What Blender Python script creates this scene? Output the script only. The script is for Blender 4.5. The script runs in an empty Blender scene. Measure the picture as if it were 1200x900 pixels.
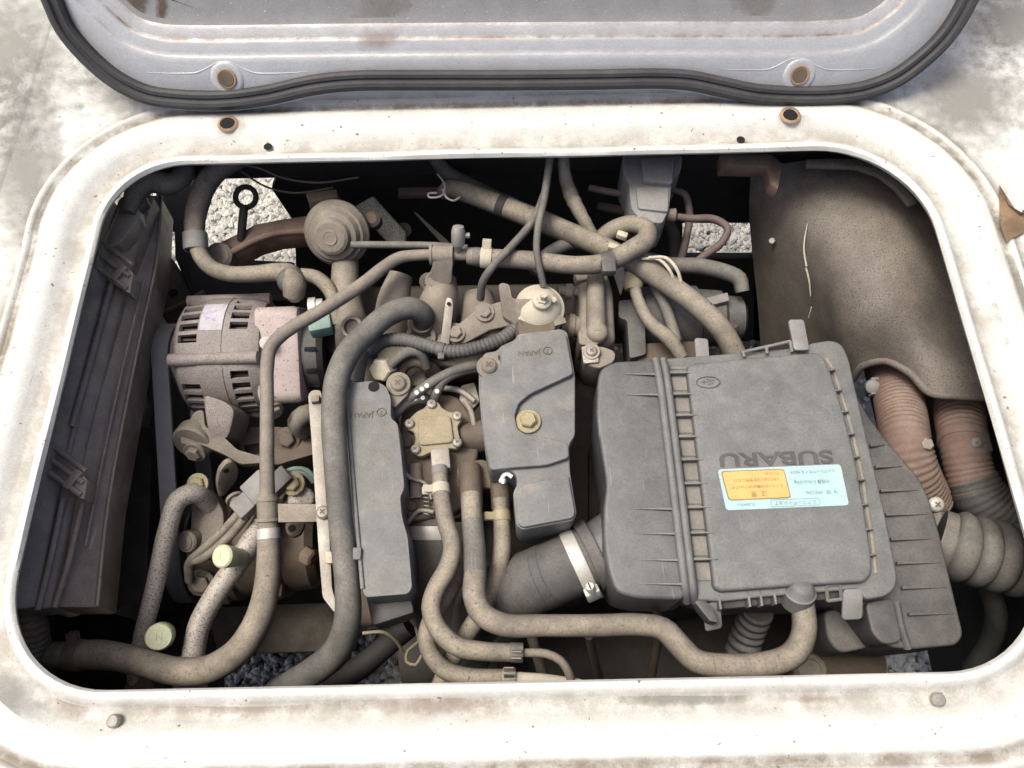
import bpy, bmesh, math, random
import numpy as np
from mathutils import Vector, Matrix, Quaternion
R = math.radians
random.seed(7); rng = np.random.default_rng(7)
scene = bpy.context.scene
col = scene.collection
# ------------------------------------------------------------------ camera
PITCH, ROLL, FPX, CAMH = R(66.0), R(1.24), 900.0, 0.655
FW = Vector((0, math.cos(PITCH), -math.sin(PITCH)))
_U = Vector((0, math.sin(PITCH), math.cos(PITCH))); _R = Vector((1, 0, 0))
RT = _R*math.cos(ROLL) - _U*math.sin(ROLL)
UP = _R*math.sin(ROLL) + _U*math.cos(ROLL)
CAM = Vector((0, 0, CAMH))
cd = bpy.data.cameras.new('camera'); cam = bpy.data.objects.new('camera', cd); col.objects.link(cam)
cd.sensor_width = 36; cd.lens = 36*FPX/1200; cd.clip_start = .01; cd.clip_end = 200
cam.matrix_world = Matrix(((RT.x, UP.x, -FW.x, CAM.x), (RT.y, UP.y, -FW.y, CAM.y), (RT.z, UP.z, -FW.z, CAM.z), (0, 0, 0, 1)))
scene.camera = cam
# ------------------------------------------------------------------ sky, sun, exposure
SUN_EL, SUN_AZ = 68.0, -80.0      # azimuth from +Y towards +X
wd = bpy.data.worlds.new('World'); scene.world = wd; wd.use_nodes = True
wn = wd.node_tree; bg = wn.nodes['Background']
sky = wn.nodes.new('ShaderNodeTexSky'); sky.sky_type = 'NISHITA'; sky.sun_disc = False
sky.sun_elevation = R(SUN_EL); sky.sun_rotation = R(SUN_AZ); sky.dust_density = 4.5; sky.air_density = .42; sky.ozone_density = .0
wn.links.new(sky.outputs[0], bg.inputs[0]); bg.inputs[1].default_value = .15
sl = bpy.data.lights.new('sun', 'SUN'); so = bpy.data.objects.new('sun', sl); col.objects.link(so)
sl.energy = 1.5; sl.angle = R(20); sl.color = (.985, 1, .91)
sd = Vector((math.sin(R(SUN_AZ))*math.cos(R(SUN_EL)), math.cos(R(SUN_AZ))*math.cos(R(SUN_EL)), math.sin(R(SUN_EL))))
so.rotation_euler = sd.to_track_quat('Z', 'Y').to_euler(); so.location = (0, 0, 3)
vs = scene.view_settings; vs.view_transform = 'Standard'; vs.look = 'None'; vs.gamma = 1; vs.exposure = .98
vs.use_curve_mapping = False

# ------------------------------------------------------------------ pixel to place
def ray(px, py): return FW + RT*((px-600)/FPX) + UP*((450-py)/FPX)
def W(px, py, z):
    d = ray(px, py); return CAM + d*((z-CAMH)/d.z)
def WP(px, py, p0, n):
    d = ray(px, py); return CAM + d*((p0-CAM).dot(n)/d.dot(n))
def rad(px, py, z, rpx):
    d = ray(px, py); return rpx*((z-CAMH)/d.z)/FPX
X, Y, Z = Vector((1, 0, 0)), Vector((0, 1, 0)), Vector((0, 0, 1))

# ------------------------------------------------------------------ materials
def mat(name, c, rough=.65, metal=0., dust=.0, dcol=(.34, .29, .23), bump=.25, grain=700., mott=.25, speck=None, spec=.4, patch=None, attr=None, grit=.16, edge=None, scr=None):
    m = bpy.data.materials.new(name); m.use_nodes = True
    nt = m.node_tree; N = nt.nodes; L = nt.links; b = N['Principled BSDF']
    b.inputs['Specular IOR Level'].default_value = spec
    g = N.new('ShaderNodeNewGeometry')
    def noise(sc, det=4., ro=.55):
        n = N.new('ShaderNodeTexNoise'); n.inputs['Scale'].default_value = sc; n.inputs['Detail'].default_value = det
        n.inputs['Roughness'].default_value = ro; L.new(g.outputs['Position'], n.inputs['Vector']); return n.outputs['Fac']
    def ramp(f, a, bb):
        r = N.new('ShaderNodeMapRange'); r.inputs['From Min'].default_value = a; r.inputs['From Max'].default_value = bb; L.new(f, r.inputs['Value']); return r.outputs['Result']
    def mix(f, a, bb):
        x = N.new('ShaderNodeMix'); x.data_type = 'RGBA'
        if isinstance(f, float): x.inputs[0].default_value = f
        else: L.new(f, x.inputs[0])
        for i, v in ((6, a), (7, bb)):
            if isinstance(v, tuple): x.inputs[i].default_value = (*v, 1)
            else: L.new(v, x.inputs[i])
        return x.outputs[2]
    def math_(op, a, bb):
        x = N.new('ShaderNodeMath'); x.operation = op; x.use_clamp = True
        for i, v in ((0, a), (1, bb)):
            if isinstance(v, (int, float)): x.inputs[i].default_value = v
            else: L.new(v, x.inputs[i])
        return x.outputs[0]
    lo = tuple(v*(1-mott) for v in c); hi = tuple(min(1, v*(1+mott)) for v in c)
    cc = mix(ramp(noise(38, 6), .3, .7), lo, hi)
    ro = rough
    if dust > 0:
        s = N.new('ShaderNodeSeparateXYZ'); L.new(g.outputs['Normal'], s.inputs[0])
        up = ramp(s.outputs['Z'], -.2, 1.0)
        pn = ramp(noise(17, 8, .65), .28, .66)
        fn = ramp(noise(420, 3, .7), .2, .75)
        f = math_('MULTIPLY', math_('MULTIPLY', up, math_('ADD', pn, .28)), math_('ADD', fn, .35))
        f = math_('MULTIPLY', f, dust)
        dc = mix(ramp(noise(60, 5), .35, .65), tuple(v*.82 for v in dcol), tuple(v*1.12 for v in dcol))
        cc = mix(f, cc, dc)
        rr = N.new('ShaderNodeMapRange'); L.new(f, rr.inputs['Value']); rr.inputs['To Min'].default_value = rough; rr.inputs['To Max'].default_value = .92
        L.new(rr.outputs['Result'], b.inputs['Roughness'])
    else:
        b.inputs['Roughness'].default_value = rough
    if grit > 0:  # fine grit clinging to the surface
        gf = N.new('ShaderNodeMapRange'); L.new(noise(650, 4, .75), gf.inputs['Value']); gf.inputs['From Min'].default_value = .3; gf.inputs['From Max'].default_value = .7; gf.inputs['To Min'].default_value = 1-grit; gf.inputs['To Max'].default_value = 1+grit
        vm = N.new('ShaderNodeVectorMath'); vm.operation = 'SCALE'; L.new(cc, vm.inputs[0]); L.new(gf.outputs['Result'], vm.inputs['Scale']); cc = vm.outputs[0]
    if patch:   # (colour, noise scale, threshold, softness)
        pc, ps, th, sf = patch
        cc = mix(ramp(noise(ps, 7, .7), th, th+sf), cc, pc)
    if edge:    # rubbed or dust-caught edges: (colour, amount)
        bv = N.new('ShaderNodeBevel'); bv.samples = 4; bv.inputs['Radius'].default_value = .0028
        dt = N.new('ShaderNodeVectorMath'); dt.operation = 'DOT_PRODUCT'; L.new(bv.outputs[0], dt.inputs[0]); L.new(g.outputs['Normal'], dt.inputs[1])
        ef = N.new('ShaderNodeMapRange'); L.new(dt.outputs['Value'], ef.inputs['Value']); ef.inputs['From Min'].default_value = .985; ef.inputs['From Max'].default_value = .86; ef.inputs['To Max'].default_value = edge[1]
        cc = mix(math_('MULTIPLY', ef.outputs['Result'], ramp(noise(90, 5, .7), .3, .6)), cc, edge[0])
    if scr:     # fine scuffs: (colour, threshold)
        mp = N.new('ShaderNodeMapping'); mp.inputs['Scale'].default_value = (260, 22, 60); mp.inputs['Rotation'].default_value = (0, 0, .5); L.new(g.outputs['Position'], mp.inputs[0])
        n2 = N.new('ShaderNodeTexNoise'); n2.inputs['Scale'].default_value = 1.; n2.inputs['Detail'].default_value = 3; L.new(mp.outputs[0], n2.inputs['Vector'])
        cc = mix(math_('MULTIPLY', ramp(n2.outputs['Fac'], scr[1], scr[1]+.05), .55), cc, scr[0])
    if speck:   # (colour, scale, threshold)
        sc_, ss, th = speck
        cc = mix(ramp(noise(ss, 2, .6), th, th+.06), cc, sc_)
    if attr:    # dirt packed in a groove, stored on the mesh
        a = N.new('ShaderNodeAttribute'); a.attribute_name = 'dirt'
        f = math_('MULTIPLY', a.outputs['Fac'], ramp(noise(30, 8, .75), .3, .58))
        cc = mix(f, cc, attr)
    L.new(cc, b.inputs['Base Color'])
    b.inputs['Metallic'].default_value = metal
    if bump > 0:
        bp = N.new('ShaderNodeBump'); bp.inputs['Strength'].default_value = bump; bp.inputs['Distance'].default_value = .0012
        ad = N.new('ShaderNodeMath'); ad.operation = 'MULTIPLY_ADD'; ad.inputs[1].default_value = .5
        L.new(noise(grain, 3, .6), ad.inputs[0]); L.new(noise(grain*.15, 4), ad.inputs[2])
        L.new(ad.outputs[0], bp.inputs['Height']); L.new(bp.outputs[0], b.inputs['Normal'])
    return m
DU = (.33, .285, .225)
M = {}
M['paint'] = mat('silver_paint', (.51, .505, .465), .6, 0., bump=.2, grain=900, mott=.08, speck=((.13, .09, .06), 150, .69), patch=((.38, .37, .33), 14, .66, .14), attr=(.185, .155, .115), scr=((.27, .25, .21), .72), spec=.3)
M['paint2'] = mat('silver_lid_paint', (.43, .43, .425), .46, .3, bump=.3, grain=900, mott=.06, speck=((.22, .19, .16), 210, .74), patch=((.40, .375, .34), 6, .6, .25), attr=(.12, .07, .04))
M['lidpanel'] = mat('grey_lid_recess', (.24, .235, .225), .5, .2, bump=.15, mott=.09, patch=((.21, .18, .15), 7, .62, .2), speck=((.55, .54, .52), 500, .68))
M['seal'] = mat('black_rubber_seal', (.022, .022, .024), .6, dust=.2, dcol=(.17, .155, .14), bump=.2)
M['plastic'] = mat('dusty_grey_plastic', (.075, .076, .077), .45, dust=.5, dcol=(.215, .215, .19), bump=.12, mott=.15, edge=((.30, .27, .225), .55), scr=((.19, .18, .165), .70))
M['gloss'] = mat('wiped_charcoal_plastic', (.05, .051, .054), .33, dust=.38, dcol=(.22, .21, .195), bump=.12, mott=.25, edge=((.28, .25, .21), .5), scr=((.2, .19, .18), .69))
M['plasticdark'] = mat('dark_grey_plastic', (.04, .04, .041), .5, dust=.45, dcol=(.20, .185, .165), bump=.15, mott=.2, edge=((.24, .21, .175), .4))
M['cover'] = mat('dusty_cover_plastic', (.082, .089, .094), .48, dust=.5, dcol=(.245, .226, .19), bump=.25, grain=500, mott=.25, patch=((.23, .197, .16), 30, .57, .16), edge=((.34, .29, .235), .7), scr=((.27, .25, .23), .68))
M['black'] = mat('black_plastic', (.018, .018, .02), .45, dust=.42, dcol=(.15, .13, .115), bump=.25, mott=.3, patch=((.085, .072, .066), 14, .52, .2))
M['blackdeep'] = mat('black_steel', (.02, .019, .018), .7, dust=.3, dcol=(.06, .052, .045), bump=.3)
M['rubber'] = mat('dusty_rubber', (.04, .039, .037), .65, dust=.75, dcol=(.215, .195, .165), bump=.25, grain=420, mott=.2)
M['rubbertan'] = mat('tan_dusted_rubber', (.06, .053, .044), .7, dust=.95, dcol=(.275, .235, .18), bump=.3, grain=420, mott=.25, speck=((.08, .066, .052), 230, .66), scr=((.07, .06, .048), .69))
M['rubberblk'] = mat('black_rubber', (.028, .028, .029), .6, dust=.5, dcol=(.21, .195, .17), bump=.2, grain=500)
M['belt'] = mat('belt_rubber', (.13, .13, .135), .7, dust=.3, dcol=(.17, .165, .16), bump=.15, mott=.1)
M['alu'] = mat('speckled_cast_aluminium', (.23, .203, .187), .6, .15, dust=.6, dcol=(.30, .258, .232), bump=.9, grain=450, speck=((.15, .125, .105), 620, .57), mott=.15)
M['alupink'] = mat('speckled_pale_cover', (.39, .325, .30), .55, .1, dust=.55, dcol=(.42, .345, .315), bump=.2, speck=((.15, .09, .075), 330, .625), mott=.06)
M['pipealu'] = mat('speckled_aluminium_pipe', (.38, .35, .31), .5, .25, dust=.45, dcol=(.37, .32, .265), bump=.4, speck=((.17, .13, .10), 520, .55), mott=.1)
M['castdusty'] = mat('dusty_casting', (.125, .108, .09), .7, .1, dust=.88, dcol=(.255, .221, .174), bump=.8, grain=260, mott=.3, edge=((.36, .31, .245), .45))
M['grime'] = mat('black_greasy_casting', (.028, .023, .018), .5, dust=.4, dcol=(.085, .068, .052), bump=.8, grain=260, mott=.4)  # darker casting: shade of the deep gaps put into the colour
M['castbrown'] = mat('brown_casting', (.065, .048, .036), .6, .1, dust=.6, dcol=(.155, .12, .088), bump=.8, grain=300, mott=.35)
M['rust'] = mat('rusty_steel', (.12, .072, .05), .8, dust=.55, dcol=(.24, .19, .15), bump=.6, grain=350, mott=.35)
M['steel'] = mat('dull_steel', (.29, .27, .24), .45, .5, dust=.55, dcol=(.29, .25, .20), bump=.3, mott=.2)
M['bright'] = mat('zinc_steel', (.46, .44, .40), .42, .3, dust=.3, dcol=(.42, .37, .31), bump=.2, mott=.15)
M['brass'] = mat('yellow_zinc', (.29, .245, .135), .45, .3, dust=.7, dcol=(.28, .235, .165), bump=.2, mott=.2)
M['yellowdust'] = mat('yellow_dusted_metal', (.23, .195, .13), .75, .1, dust=.8, dcol=(.33, .275, .185), bump=.4, mott=.15, speck=((.15, .115, .075), 300, .69))
M['tub'] = mat('dusty_inner_panel', (.11, .095, .079), .55, dust=.5, dcol=(.20, .168, .138), bump=.4, grain=350, mott=.22, patch=((.085, .072, .06), 9, .52, .22), speck=((.055, .045, .036), 700, .57), scr=((.10, .085, .07), .68))
M['redhose'] = mat('faded_red_duct', (.13, .075, .06), .8, dust=.8, dcol=(.23, .175, .14), bump=.4, mott=.2)
M['cap'] = mat('pale_green_cap', (.47, .49, .32), .5, dust=.35, dcol=(.40, .37, .27), bump=.1, mott=.05)
M['cream'] = mat('cream_metal', (.44, .405, .31), .5, dust=.6, dcol=(.36, .305, .235), bump=.2, mott=.1)
M['teal'] = mat('teal_connector', (.13, .25, .215), .5, dust=.6, dcol=(.25, .26, .22), bump=.1)
M['connector'] = mat('grey_connector', (.15, .15, .15), .5, dust=.55, dcol=(.27, .245, .215), bump=.15)
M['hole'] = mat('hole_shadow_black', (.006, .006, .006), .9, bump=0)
M['dkmark'] = mat('engraved_mark', (.11, .085, .06), .8, bump=0)
M['emboss'] = mat('lettering_plastic', (.055, .055, .055), .6, dust=.06, bump=.1)  # darker than the box: shadowed letter outlines put into the colour
M['stk_blue'] = mat('sticker_light_blue', (.31, .47, .47), .4, bump=.08, mott=.08, dust=.3)
M['stk_orange'] = mat('sticker_orange', (.60, .34, .09), .4, bump=.08, mott=.08, dust=.25)
M['stk_ink'] = mat('sticker_ink', (.15, .26, .29), .5, bump=0)
M['stk_ink2'] = mat('sticker_ink_brown', (.24, .15, .04), .5, bump=0)
M['paper'] = mat('purple_white_label', (.42, .40, .42), .6, bump=.1, patch=((.30, .25, .42), 120, .52, .1), dust=.3)
M['white'] = mat('white_paint', (.62, .61, .58), .6, bump=.1)
M['pinkwire'] = mat('pink_wire', (.085, .055, .052), .6, dust=.3, bump=.1)
M['pale'] = mat('pale_speckled_strut', (.62, .6, .47), .6, dust=.3, dcol=(.7, .66, .5), bump=.3, speck=((.12, .105, .08), 800, .54), mott=.1)  # pale tone stands in for sunlight falling on the strut
M['leaf'] = mat('dry_leaf', (.36, .25, .15), .8, bump=.4, mott=.35, patch=((.2, .12, .07), 60, .55, .1))
M['rusthole'] = mat('rust_ring', (.27, .175, .10), .8, bump=.3, mott=.4)
M['gravel'] = mat('pale_gravel', (.46, .445, .40), .85, bump=.5, mott=.3)
M['shroud'] = mat('dusty_black_shroud', (.135, .112, .09), .42, dust=.55, dcol=(.36, .30, .24), bump=.3, grain=300, mott=.3, patch=((.27, .23, .205), 16, .52, .2), edge=((.42, .37, .33), .6), scr=((.33, .29, .26), .68))
M['soil'] = mat('gravel_bed', (.25, .235, .21), .9, bump=.6, mott=.4)

# ------------------------------------------------------------------ object helpers
wl = {}
def thing(name, label, cat, loc, group=None):
    o = bpy.data.objects.new(name, None); col.objects.link(o); o.empty_display_size = .02
    o.location = loc; wl[o.name] = Vector(loc); o['label'] = label; o['category'] = cat
    if group: o['group'] = group
    return o
def tag(o, label, cat, group=None):
    o['label'] = label; o['category'] = cat
    if group: o['group'] = group
    return o
def emit(bm, name, m, parent=None, ang=35, label=None, recalc=True):
    if recalc: bmesh.ops.recalc_face_normals(bm, faces=bm.faces[:])
    me = bpy.data.meshes.new(name)
    c = Vector((0, 0, 0))
    if bm.verts:
        co = [v.co for v in bm.verts]
        c = Vector((sum(v.x for v in co)/len(co), sum(v.y for v in co)/len(co), min(v.z for v in co)))
    bmesh.ops.translate(bm, verts=bm.verts[:], vec=-c)
    bm.to_mesh(me); bm.free()
    for p in me.polygons: p.use_smooth = True
    me.set_sharp_from_angle(angle=R(ang))
    for mm in (m if isinstance(m, (list, tuple)) else [m]): me.materials.append(M[mm])
    o = bpy.data.objects.new(name, me); col.objects.link(o)
    o.location = c - (wl[parent.name] if parent else Vector((0, 0, 0))); wl[o.name] = c
    if parent: o.parent = parent
    if label: o['label'] = label
    return o
def B(): return bmesh.new()

def smooth_path(pts, rs, step=.005):
    P = [Vector(p) for p in pts]; n = len(P)
    if n < 3:
        k = 4; return [P[0].lerp(P[-1], i/k) for i in range(k+1)], [rs[0]+(rs[-1]-rs[0])*i/k for i in range(k+1)]
    out, ro = [], []
    for i in range(n-1):
        p0 = P[i-1] if i else P[0]*2-P[1]; p1, p2 = P[i], P[i+1]; p3 = P[i+2] if i+2 < n else P[-1]*2-P[-2]
        t0 = 0; t1 = max(1e-5, (p1-p0).length**.5); t2 = t1+max(1e-5, (p2-p1).length**.5); t3 = t2+max(1e-5, (p3-p2).length**.5)
        k = max(2, int((p2-p1).length/step))
        for j in range(k):
            t = t1+(t2-t1)*j/k
            A1 = p0*((t1-t)/(t1-t0))+p1*((t-t0)/(t1-t0)); A2 = p1*((t2-t)/(t2-t1))+p2*((t-t1)/(t2-t1)); A3 = p2*((t3-t)/(t3-t2))+p3*((t-t2)/(t3-t2))
            B1 = A1*((t2-t)/(t2-t0))+A2*((t-t0)/(t2-t0)); B2 = A2*((t3-t)/(t3-t1))+A3*((t-t1)/(t3-t1))
            out.append(B1*((t2-t)/(t2-t1))+B2*((t-t1)/(t2-t1))); ro.append(rs[i]+(rs[i+1]-rs[i])*j/k)
    out.append(P[-1]); ro.append(rs[-1]); return out, ro
def tube(bm, pts, rs, seg=16, cap=True, step=.005, mod=None, closed=False, wob=0., flat=None):
    """swept tube; rs one radius or one per point; mod(s) scales the radius along the length"""
    if not isinstance(rs, (list, tuple)): rs = [rs]*len(pts)
    P, Q = smooth_path(pts, rs, step)
    if closed: P, Q = P[:-1], Q[:-1]
    n = len(P); T = []
    for i in range(n):
        a = P[(i+1) % n] if (closed or i < n-1) else P[i]; b = P[i-1] if (closed or i) else P[i]
        T.append((a-b).normalized())
    u = T[0].orthogonal().normalized(); rings = []; s = 0; ph = random.random()*9
    for i in range(n):
        if i:
            q = T[i-1].rotation_difference(T[i]); u = (q @ u); u = (u-T[i]*u.dot(T[i])).normalized(); s += (P[i]-P[i-1]).length
        v = T[i].cross(u); r = Q[i]*(mod(s) if mod else 1.)
        if wob: r *= 1+wob*math.sin(s*140+ph)*math.sin(s*57+ph*2)
        ring = []
        for j in range(seg):
            a = 2*math.pi*j/seg; d = u*(math.cos(a)*r)+v*(math.sin(a)*r)
            if flat: d = d-flat[0]*(d.dot(flat[0])*(1-flat[1]))
            ring.append(bm.verts.new(P[i]+d))
        rings.append(ring)
    for i in range(n if closed else n-1):
        a, b = rings[i], rings[(i+1) % n]
        for j in range(seg): bm.faces.new((a[j], a[(j+1) % seg], b[(j+1) % seg], b[j]))
    if cap and not closed:
        bm.faces.new(rings[0][::-1]); bm.faces.new(rings[-1])
    return P, T, Q
def lathe(bm, o, axis, prof, seg=32, capa=True, capb=True):
    ax = Vector(axis).normalized(); u = ax.orthogonal().normalized(); v = ax.cross(u); rings = []
    for d, r in prof:
        rings.append([bm.verts.new(o+ax*d+(u*math.cos(2*math.pi*j/seg)+v*math.sin(2*math.pi*j/seg))*max(r, 1e-5)) for j in range(seg)])
    for a, b in zip(rings, rings[1:]):
        for j in range(seg): bm.faces.new((a[j], a[(j+1) % seg], b[(j+1) % seg], b[j]))
    if capa: bm.faces.new(rings[0][::-1])
    if capb: bm.faces.new(rings[-1])
def join_bm(bm, b2):
    me = bpy.data.meshes.new('tmp'); b2.to_mesh(me); b2.free(); bm.from_mesh(me); bpy.data.meshes.remove(me)
def prism(bm, top, down, bevel=.0015, seg=2, sharp=25):
    """polygon outline (world points) pushed along `down`, all hard edges rounded"""
    b = B(); d = Vector(down)
    t = [b.verts.new(Vector(p)) for p in top]; l = [b.verts.new(Vector(p)+d) for p in top]
    b.faces.new(t); b.faces.new(l[::-1]); n = len(t)
    for i in range(n): b.faces.new((t[i], l[i], l[(i+1) % n], t[(i+1) % n]))
    bmesh.ops.recalc_face_normals(b, faces=b.faces[:])
    if bevel > 0:
        es = [e for e in b.edges if len(e.link_faces) == 2 and e.calc_face_angle(0) > R(sharp)]
        bmesh.ops.bevel(b, geom=es, offset=bevel, segments=seg, profile=.5, affect='EDGES', clamp_overlap=True)
    join_bm(bm, b)
def pprism(bm, pix, z, thick, bevel=.0015, seg=2, rnd=0):
    """outline traced in the picture, laid at height z (number, or one per corner)"""
    P = [W(p[0], p[1], p[2] if len(p) > 2 else z) for p in pix]
    if rnd: P = round_poly(P, rnd)
    prism(bm, P, (0, 0, -thick), bevel, seg)
def round_poly(P, r, k=4):
    out = []; n = len(P)
    for i in range(n):
        a, b, c = P[i-1], P[i], P[(i+1) % n]; e1 = (a-b); e2 = (c-b); l = min(r, e1.length*.45, e2.length*.45)
        s, e = b+e1.normalized()*l, b+e2.normalized()*l
        for j in range(k+1):
            t = j/k; out.append(s*(1-t)**2+b*(2*t*(1-t))+e*t*t)
    return out
def box(bm, c, ax, ay, az, sx, sy, sz, bevel=.001, seg=2):
    ax, ay, az = Vector(ax).normalized(), Vector(ay).normalized(), Vector(az).normalized(); c = Vector(c)
    top = [c+ax*(sx/2*i)+ay*(sy/2*j)+az*(sz/2) for i, j in ((-1, -1), (1, -1), (1, 1), (-1, 1))]
    prism(bm, top, az*(-sz), bevel, seg)
def bolt(parent, p, axis=Z, r=.007, m='steel', washer=True, cross=False, h=None, name='bolt'):
    h = h or r*.8; ax = Vector(axis).normalized(); bm = B()
    if washer: lathe(bm, p, ax, [(-.002, r*1.5), (.0012, r*1.5), (.0016, r*1.42)], 20)
    if cross: lathe(bm, p, ax, [(0, r), (h*.55, r), (h*.85, r*.8), (h, r*.45)], 18)
    else:
        lathe(bm, p, ax, [(0, r), (h*.85, r), (h, r*.84)], 6); lathe(bm, p+ax*h*.9, ax, [(0, r*.7), (h*.12, r*.66)], 14)
    o = emit(bm, name, m, parent, 30)
    if cross:
        u = ax.orthogonal().normalized(); v = ax.cross(u); bm = B()
        box(bm, p+ax*h*.96, u, v, ax, r*.85, r*.2, h*.2, 0); box(bm, p+ax*h*.965, v, u, ax, r*.85, r*.2, h*.2, 0)
        emit(bm, 'cross_recess', 'dkmark', o)
    return o
def hose(name, label, pts, m='rubber', cat='hose', group=None, seg=18, mod=None, step=.005, wob=.012, parent=None, part='tube', cap=True, base=None):
    """pts: (px, py, z, radius px)"""
    P = [W(x, y, z) for x, y, z, r in pts]; Q = [rad(x, y, z, r) for x, y, z, r in pts]
    t = parent or thing(name, label, cat, base or min(P, key=lambda p: p.z), group)
    bm = B(); pp, tt, qq = tube(bm, P, Q, seg, cap, step, mod, wob=wob)
    o = emit(bm, part, m, t, 50)
    t['_n'] = len(pp); del t['_n']
    return t, pp, tt, qq
def at(path, px, py):
    pp, tt, qq = path[1], path[2], path[3]; best = None
    for p, t, q in zip(pp, tt, qq):
        d = p-CAM; k = d.dot(FW); x = 600+FPX*d.dot(RT)/k; y = 450-FPX*d.dot(UP)/k
        e = (x-px)**2+(y-py)**2
        if best is None or e < best[0]: best = (e, p, t, q)
    return best[1:]
def band(parent, path, px, py, w=.009, m='steel', th=1.09, name='clamp', ear=None, em=None):
    p, t, q = at(path, px, py); bm = B(); r = q*th
    lathe(bm, p-t*w/2, t, [(0, q*.9), (0, r*.98), (w*.08, r), (w*.92, r), (w, r*.98), (w, q*.9)], 28, False, False)
    o = emit(bm, name, m, parent, 30)
    if ear:   # spring clamp ears: direction (world) in which the two tabs stand out
        e = Vector(ear); e = (e-t*e.dot(t)).normalized(); s = t.cross(e); bm = B()
        for k in (-1, 1):
            box(bm, p+e*(r+.004)+s*.0028*k, e, t, s, .010, w*.8, .0013, .0004, 1)
        emit(bm, 'clamp_ear', em or m, o)
    return o
def worm_clamp(parent, p, t, r, w, scr, m='bright'):
    bm = B(); lathe(bm, p-t*w/2, t, [(0, r*.97), (0, r), (w*.1, r*1.012), (w*.9, r*1.012), (w, r), (w, r*.97)], 40, False, False)
    o = emit(bm, 'hose_clamp', m, parent, 30)
    e = Vector(scr); e = (e-t*e.dot(t)).normalized(); s = t.cross(e); bm = B()
    box(bm, p+e*(r+.005), s, t, e, .016, w*1.15, .009, .0015); lathe(bm, p+e*(r+.006)+s*.006, s, [(0, .0045), (.01, .0045), (.012, .004)], 12)
    sc = emit(bm, 'clamp_screw', m, o)
    bm = B(); box(bm, p+e*(r+.006)+s*.0181, e, t, s, .007, .0012, .0006, 0); emit(bm, 'screw_slot', 'hole', o)
    return o
def text_mesh(s, size, ext=.0004, sx=1., bold=0.):
    cu = bpy.data.curves.new('t', 'FONT'); cu.body = s; cu.size = size; cu.extrude = ext; cu.align_x = 'CENTER'; cu.align_y = 'CENTER'; cu.offset = bold
    ob = bpy.data.objects.new('t', cu); col.objects.link(ob)
    dg = bpy.context.evaluated_depsgraph_get(); me = bpy.data.meshes.new_from_object(ob.evaluated_get(dg))
    bpy.data.objects.remove(ob); bpy.data.curves.remove(cu)
    bm = B(); bm.from_mesh(me); bpy.data.meshes.remove(me)
    bmesh.ops.scale(bm, vec=(sx, 1, 1), verts=bm.verts[:]); return bm
def put_text(s, p, size, m, parent, name='lettering', xd=-X, sx=1., ext=.0004, nrm=Z, bold=0.):
    bm = text_mesh(s, size, ext, sx, bold); n = Vector(nrm).normalized(); xd = Vector(xd); xd = (xd-n*xd.dot(n)).normalized(); yd = n.cross(xd)
    mx = Matrix(((xd.x, yd.x, n.x, p.x), (xd.y, yd.y, n.y, p.y), (xd.z, yd.z, n.z, p.z), (0, 0, 0, 1)))
    bmesh.ops.transform(bm, matrix=mx, verts=bm.verts[:]); return emit(bm, name, m, parent, 30, recalc=False)

# ================================================================== SETTING: gravel under the truck
bm = B(); s = 60
bm.faces.new([bm.verts.new((x, y, -.64)) for x, y in ((-s, -s), (s, -s), (s, s), (-s, s))])
g = emit(bm, 'ground', 'soil'); g['kind'] = 'structure'
GV, GF, GN = [], [], 0
def gravel(n, x0, x1, y0, y1, r0, r1):
    global GN
    ico = bmesh.new(); bmesh.ops.create_icosphere(ico, subdivisions=1, radius=1); V = np.array([v.co[:] for v in ico.verts]); Fc = np.array([[v.index for v in f.verts] for f in ico.faces]); ico.free()
    c = np.stack([rng.uniform(x0, x1, n), rng.uniform(y0, y1, n), np.full(n, -.64)], 1)
    sc = rng.uniform(r0, r1, (n, 1, 1))*rng.uniform(.6, 1.25, (n, 1, 3)); c[:, 2] += sc[:, 0, 2]*rng.uniform(.1, .9, n)
    a = rng.uniform(0, 6.28, n); v = V[None]*rng.uniform(.75, 1.2, (n, 12, 1))*sc
    vx = v[..., 0]*np.cos(a)[:, None]-v[..., 1]*np.sin(a)[:, None]; vy = v[..., 0]*np.sin(a)[:, None]+v[..., 1]*np.cos(a)[:, None]
    v = np.stack([vx, vy, v[..., 2]], -1)+c[:, None]
    f = (Fc[None]+(np.arange(n)*12)[:, None, None]).reshape(-1, 3)
    GV.append(v.reshape(-1, 3)); GF.append(f+GN); GN += n*12
def gravel_done():
    me = bpy.data.meshes.new('gravel'); me.from_pydata(np.concatenate(GV).tolist(), [], np.concatenate(GF).tolist()); me.materials.append(M['gravel'])
    o = bpy.data.objects.new('gravel', me); col.objects.link(o); o['kind'] = 'stuff'; o['label'] = 'pale crushed gravel lying under and behind the truck'; o['category'] = 'gravel'
gravel(9000, -1.1, 1.1, -.25, 1.75, .005, .010)
gravel(15000, -.75, -.25, .68, 1.3, .0045, .0085)
gravel(12000, .1, .8, .7, 1.25, .0045, .0085)
gravel(9000, -.5, .62, -.12, .2, .0045, .0085)
gravel(4000, .34, .75, -.12, .16, .004, .008)
gravel_done()

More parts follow.
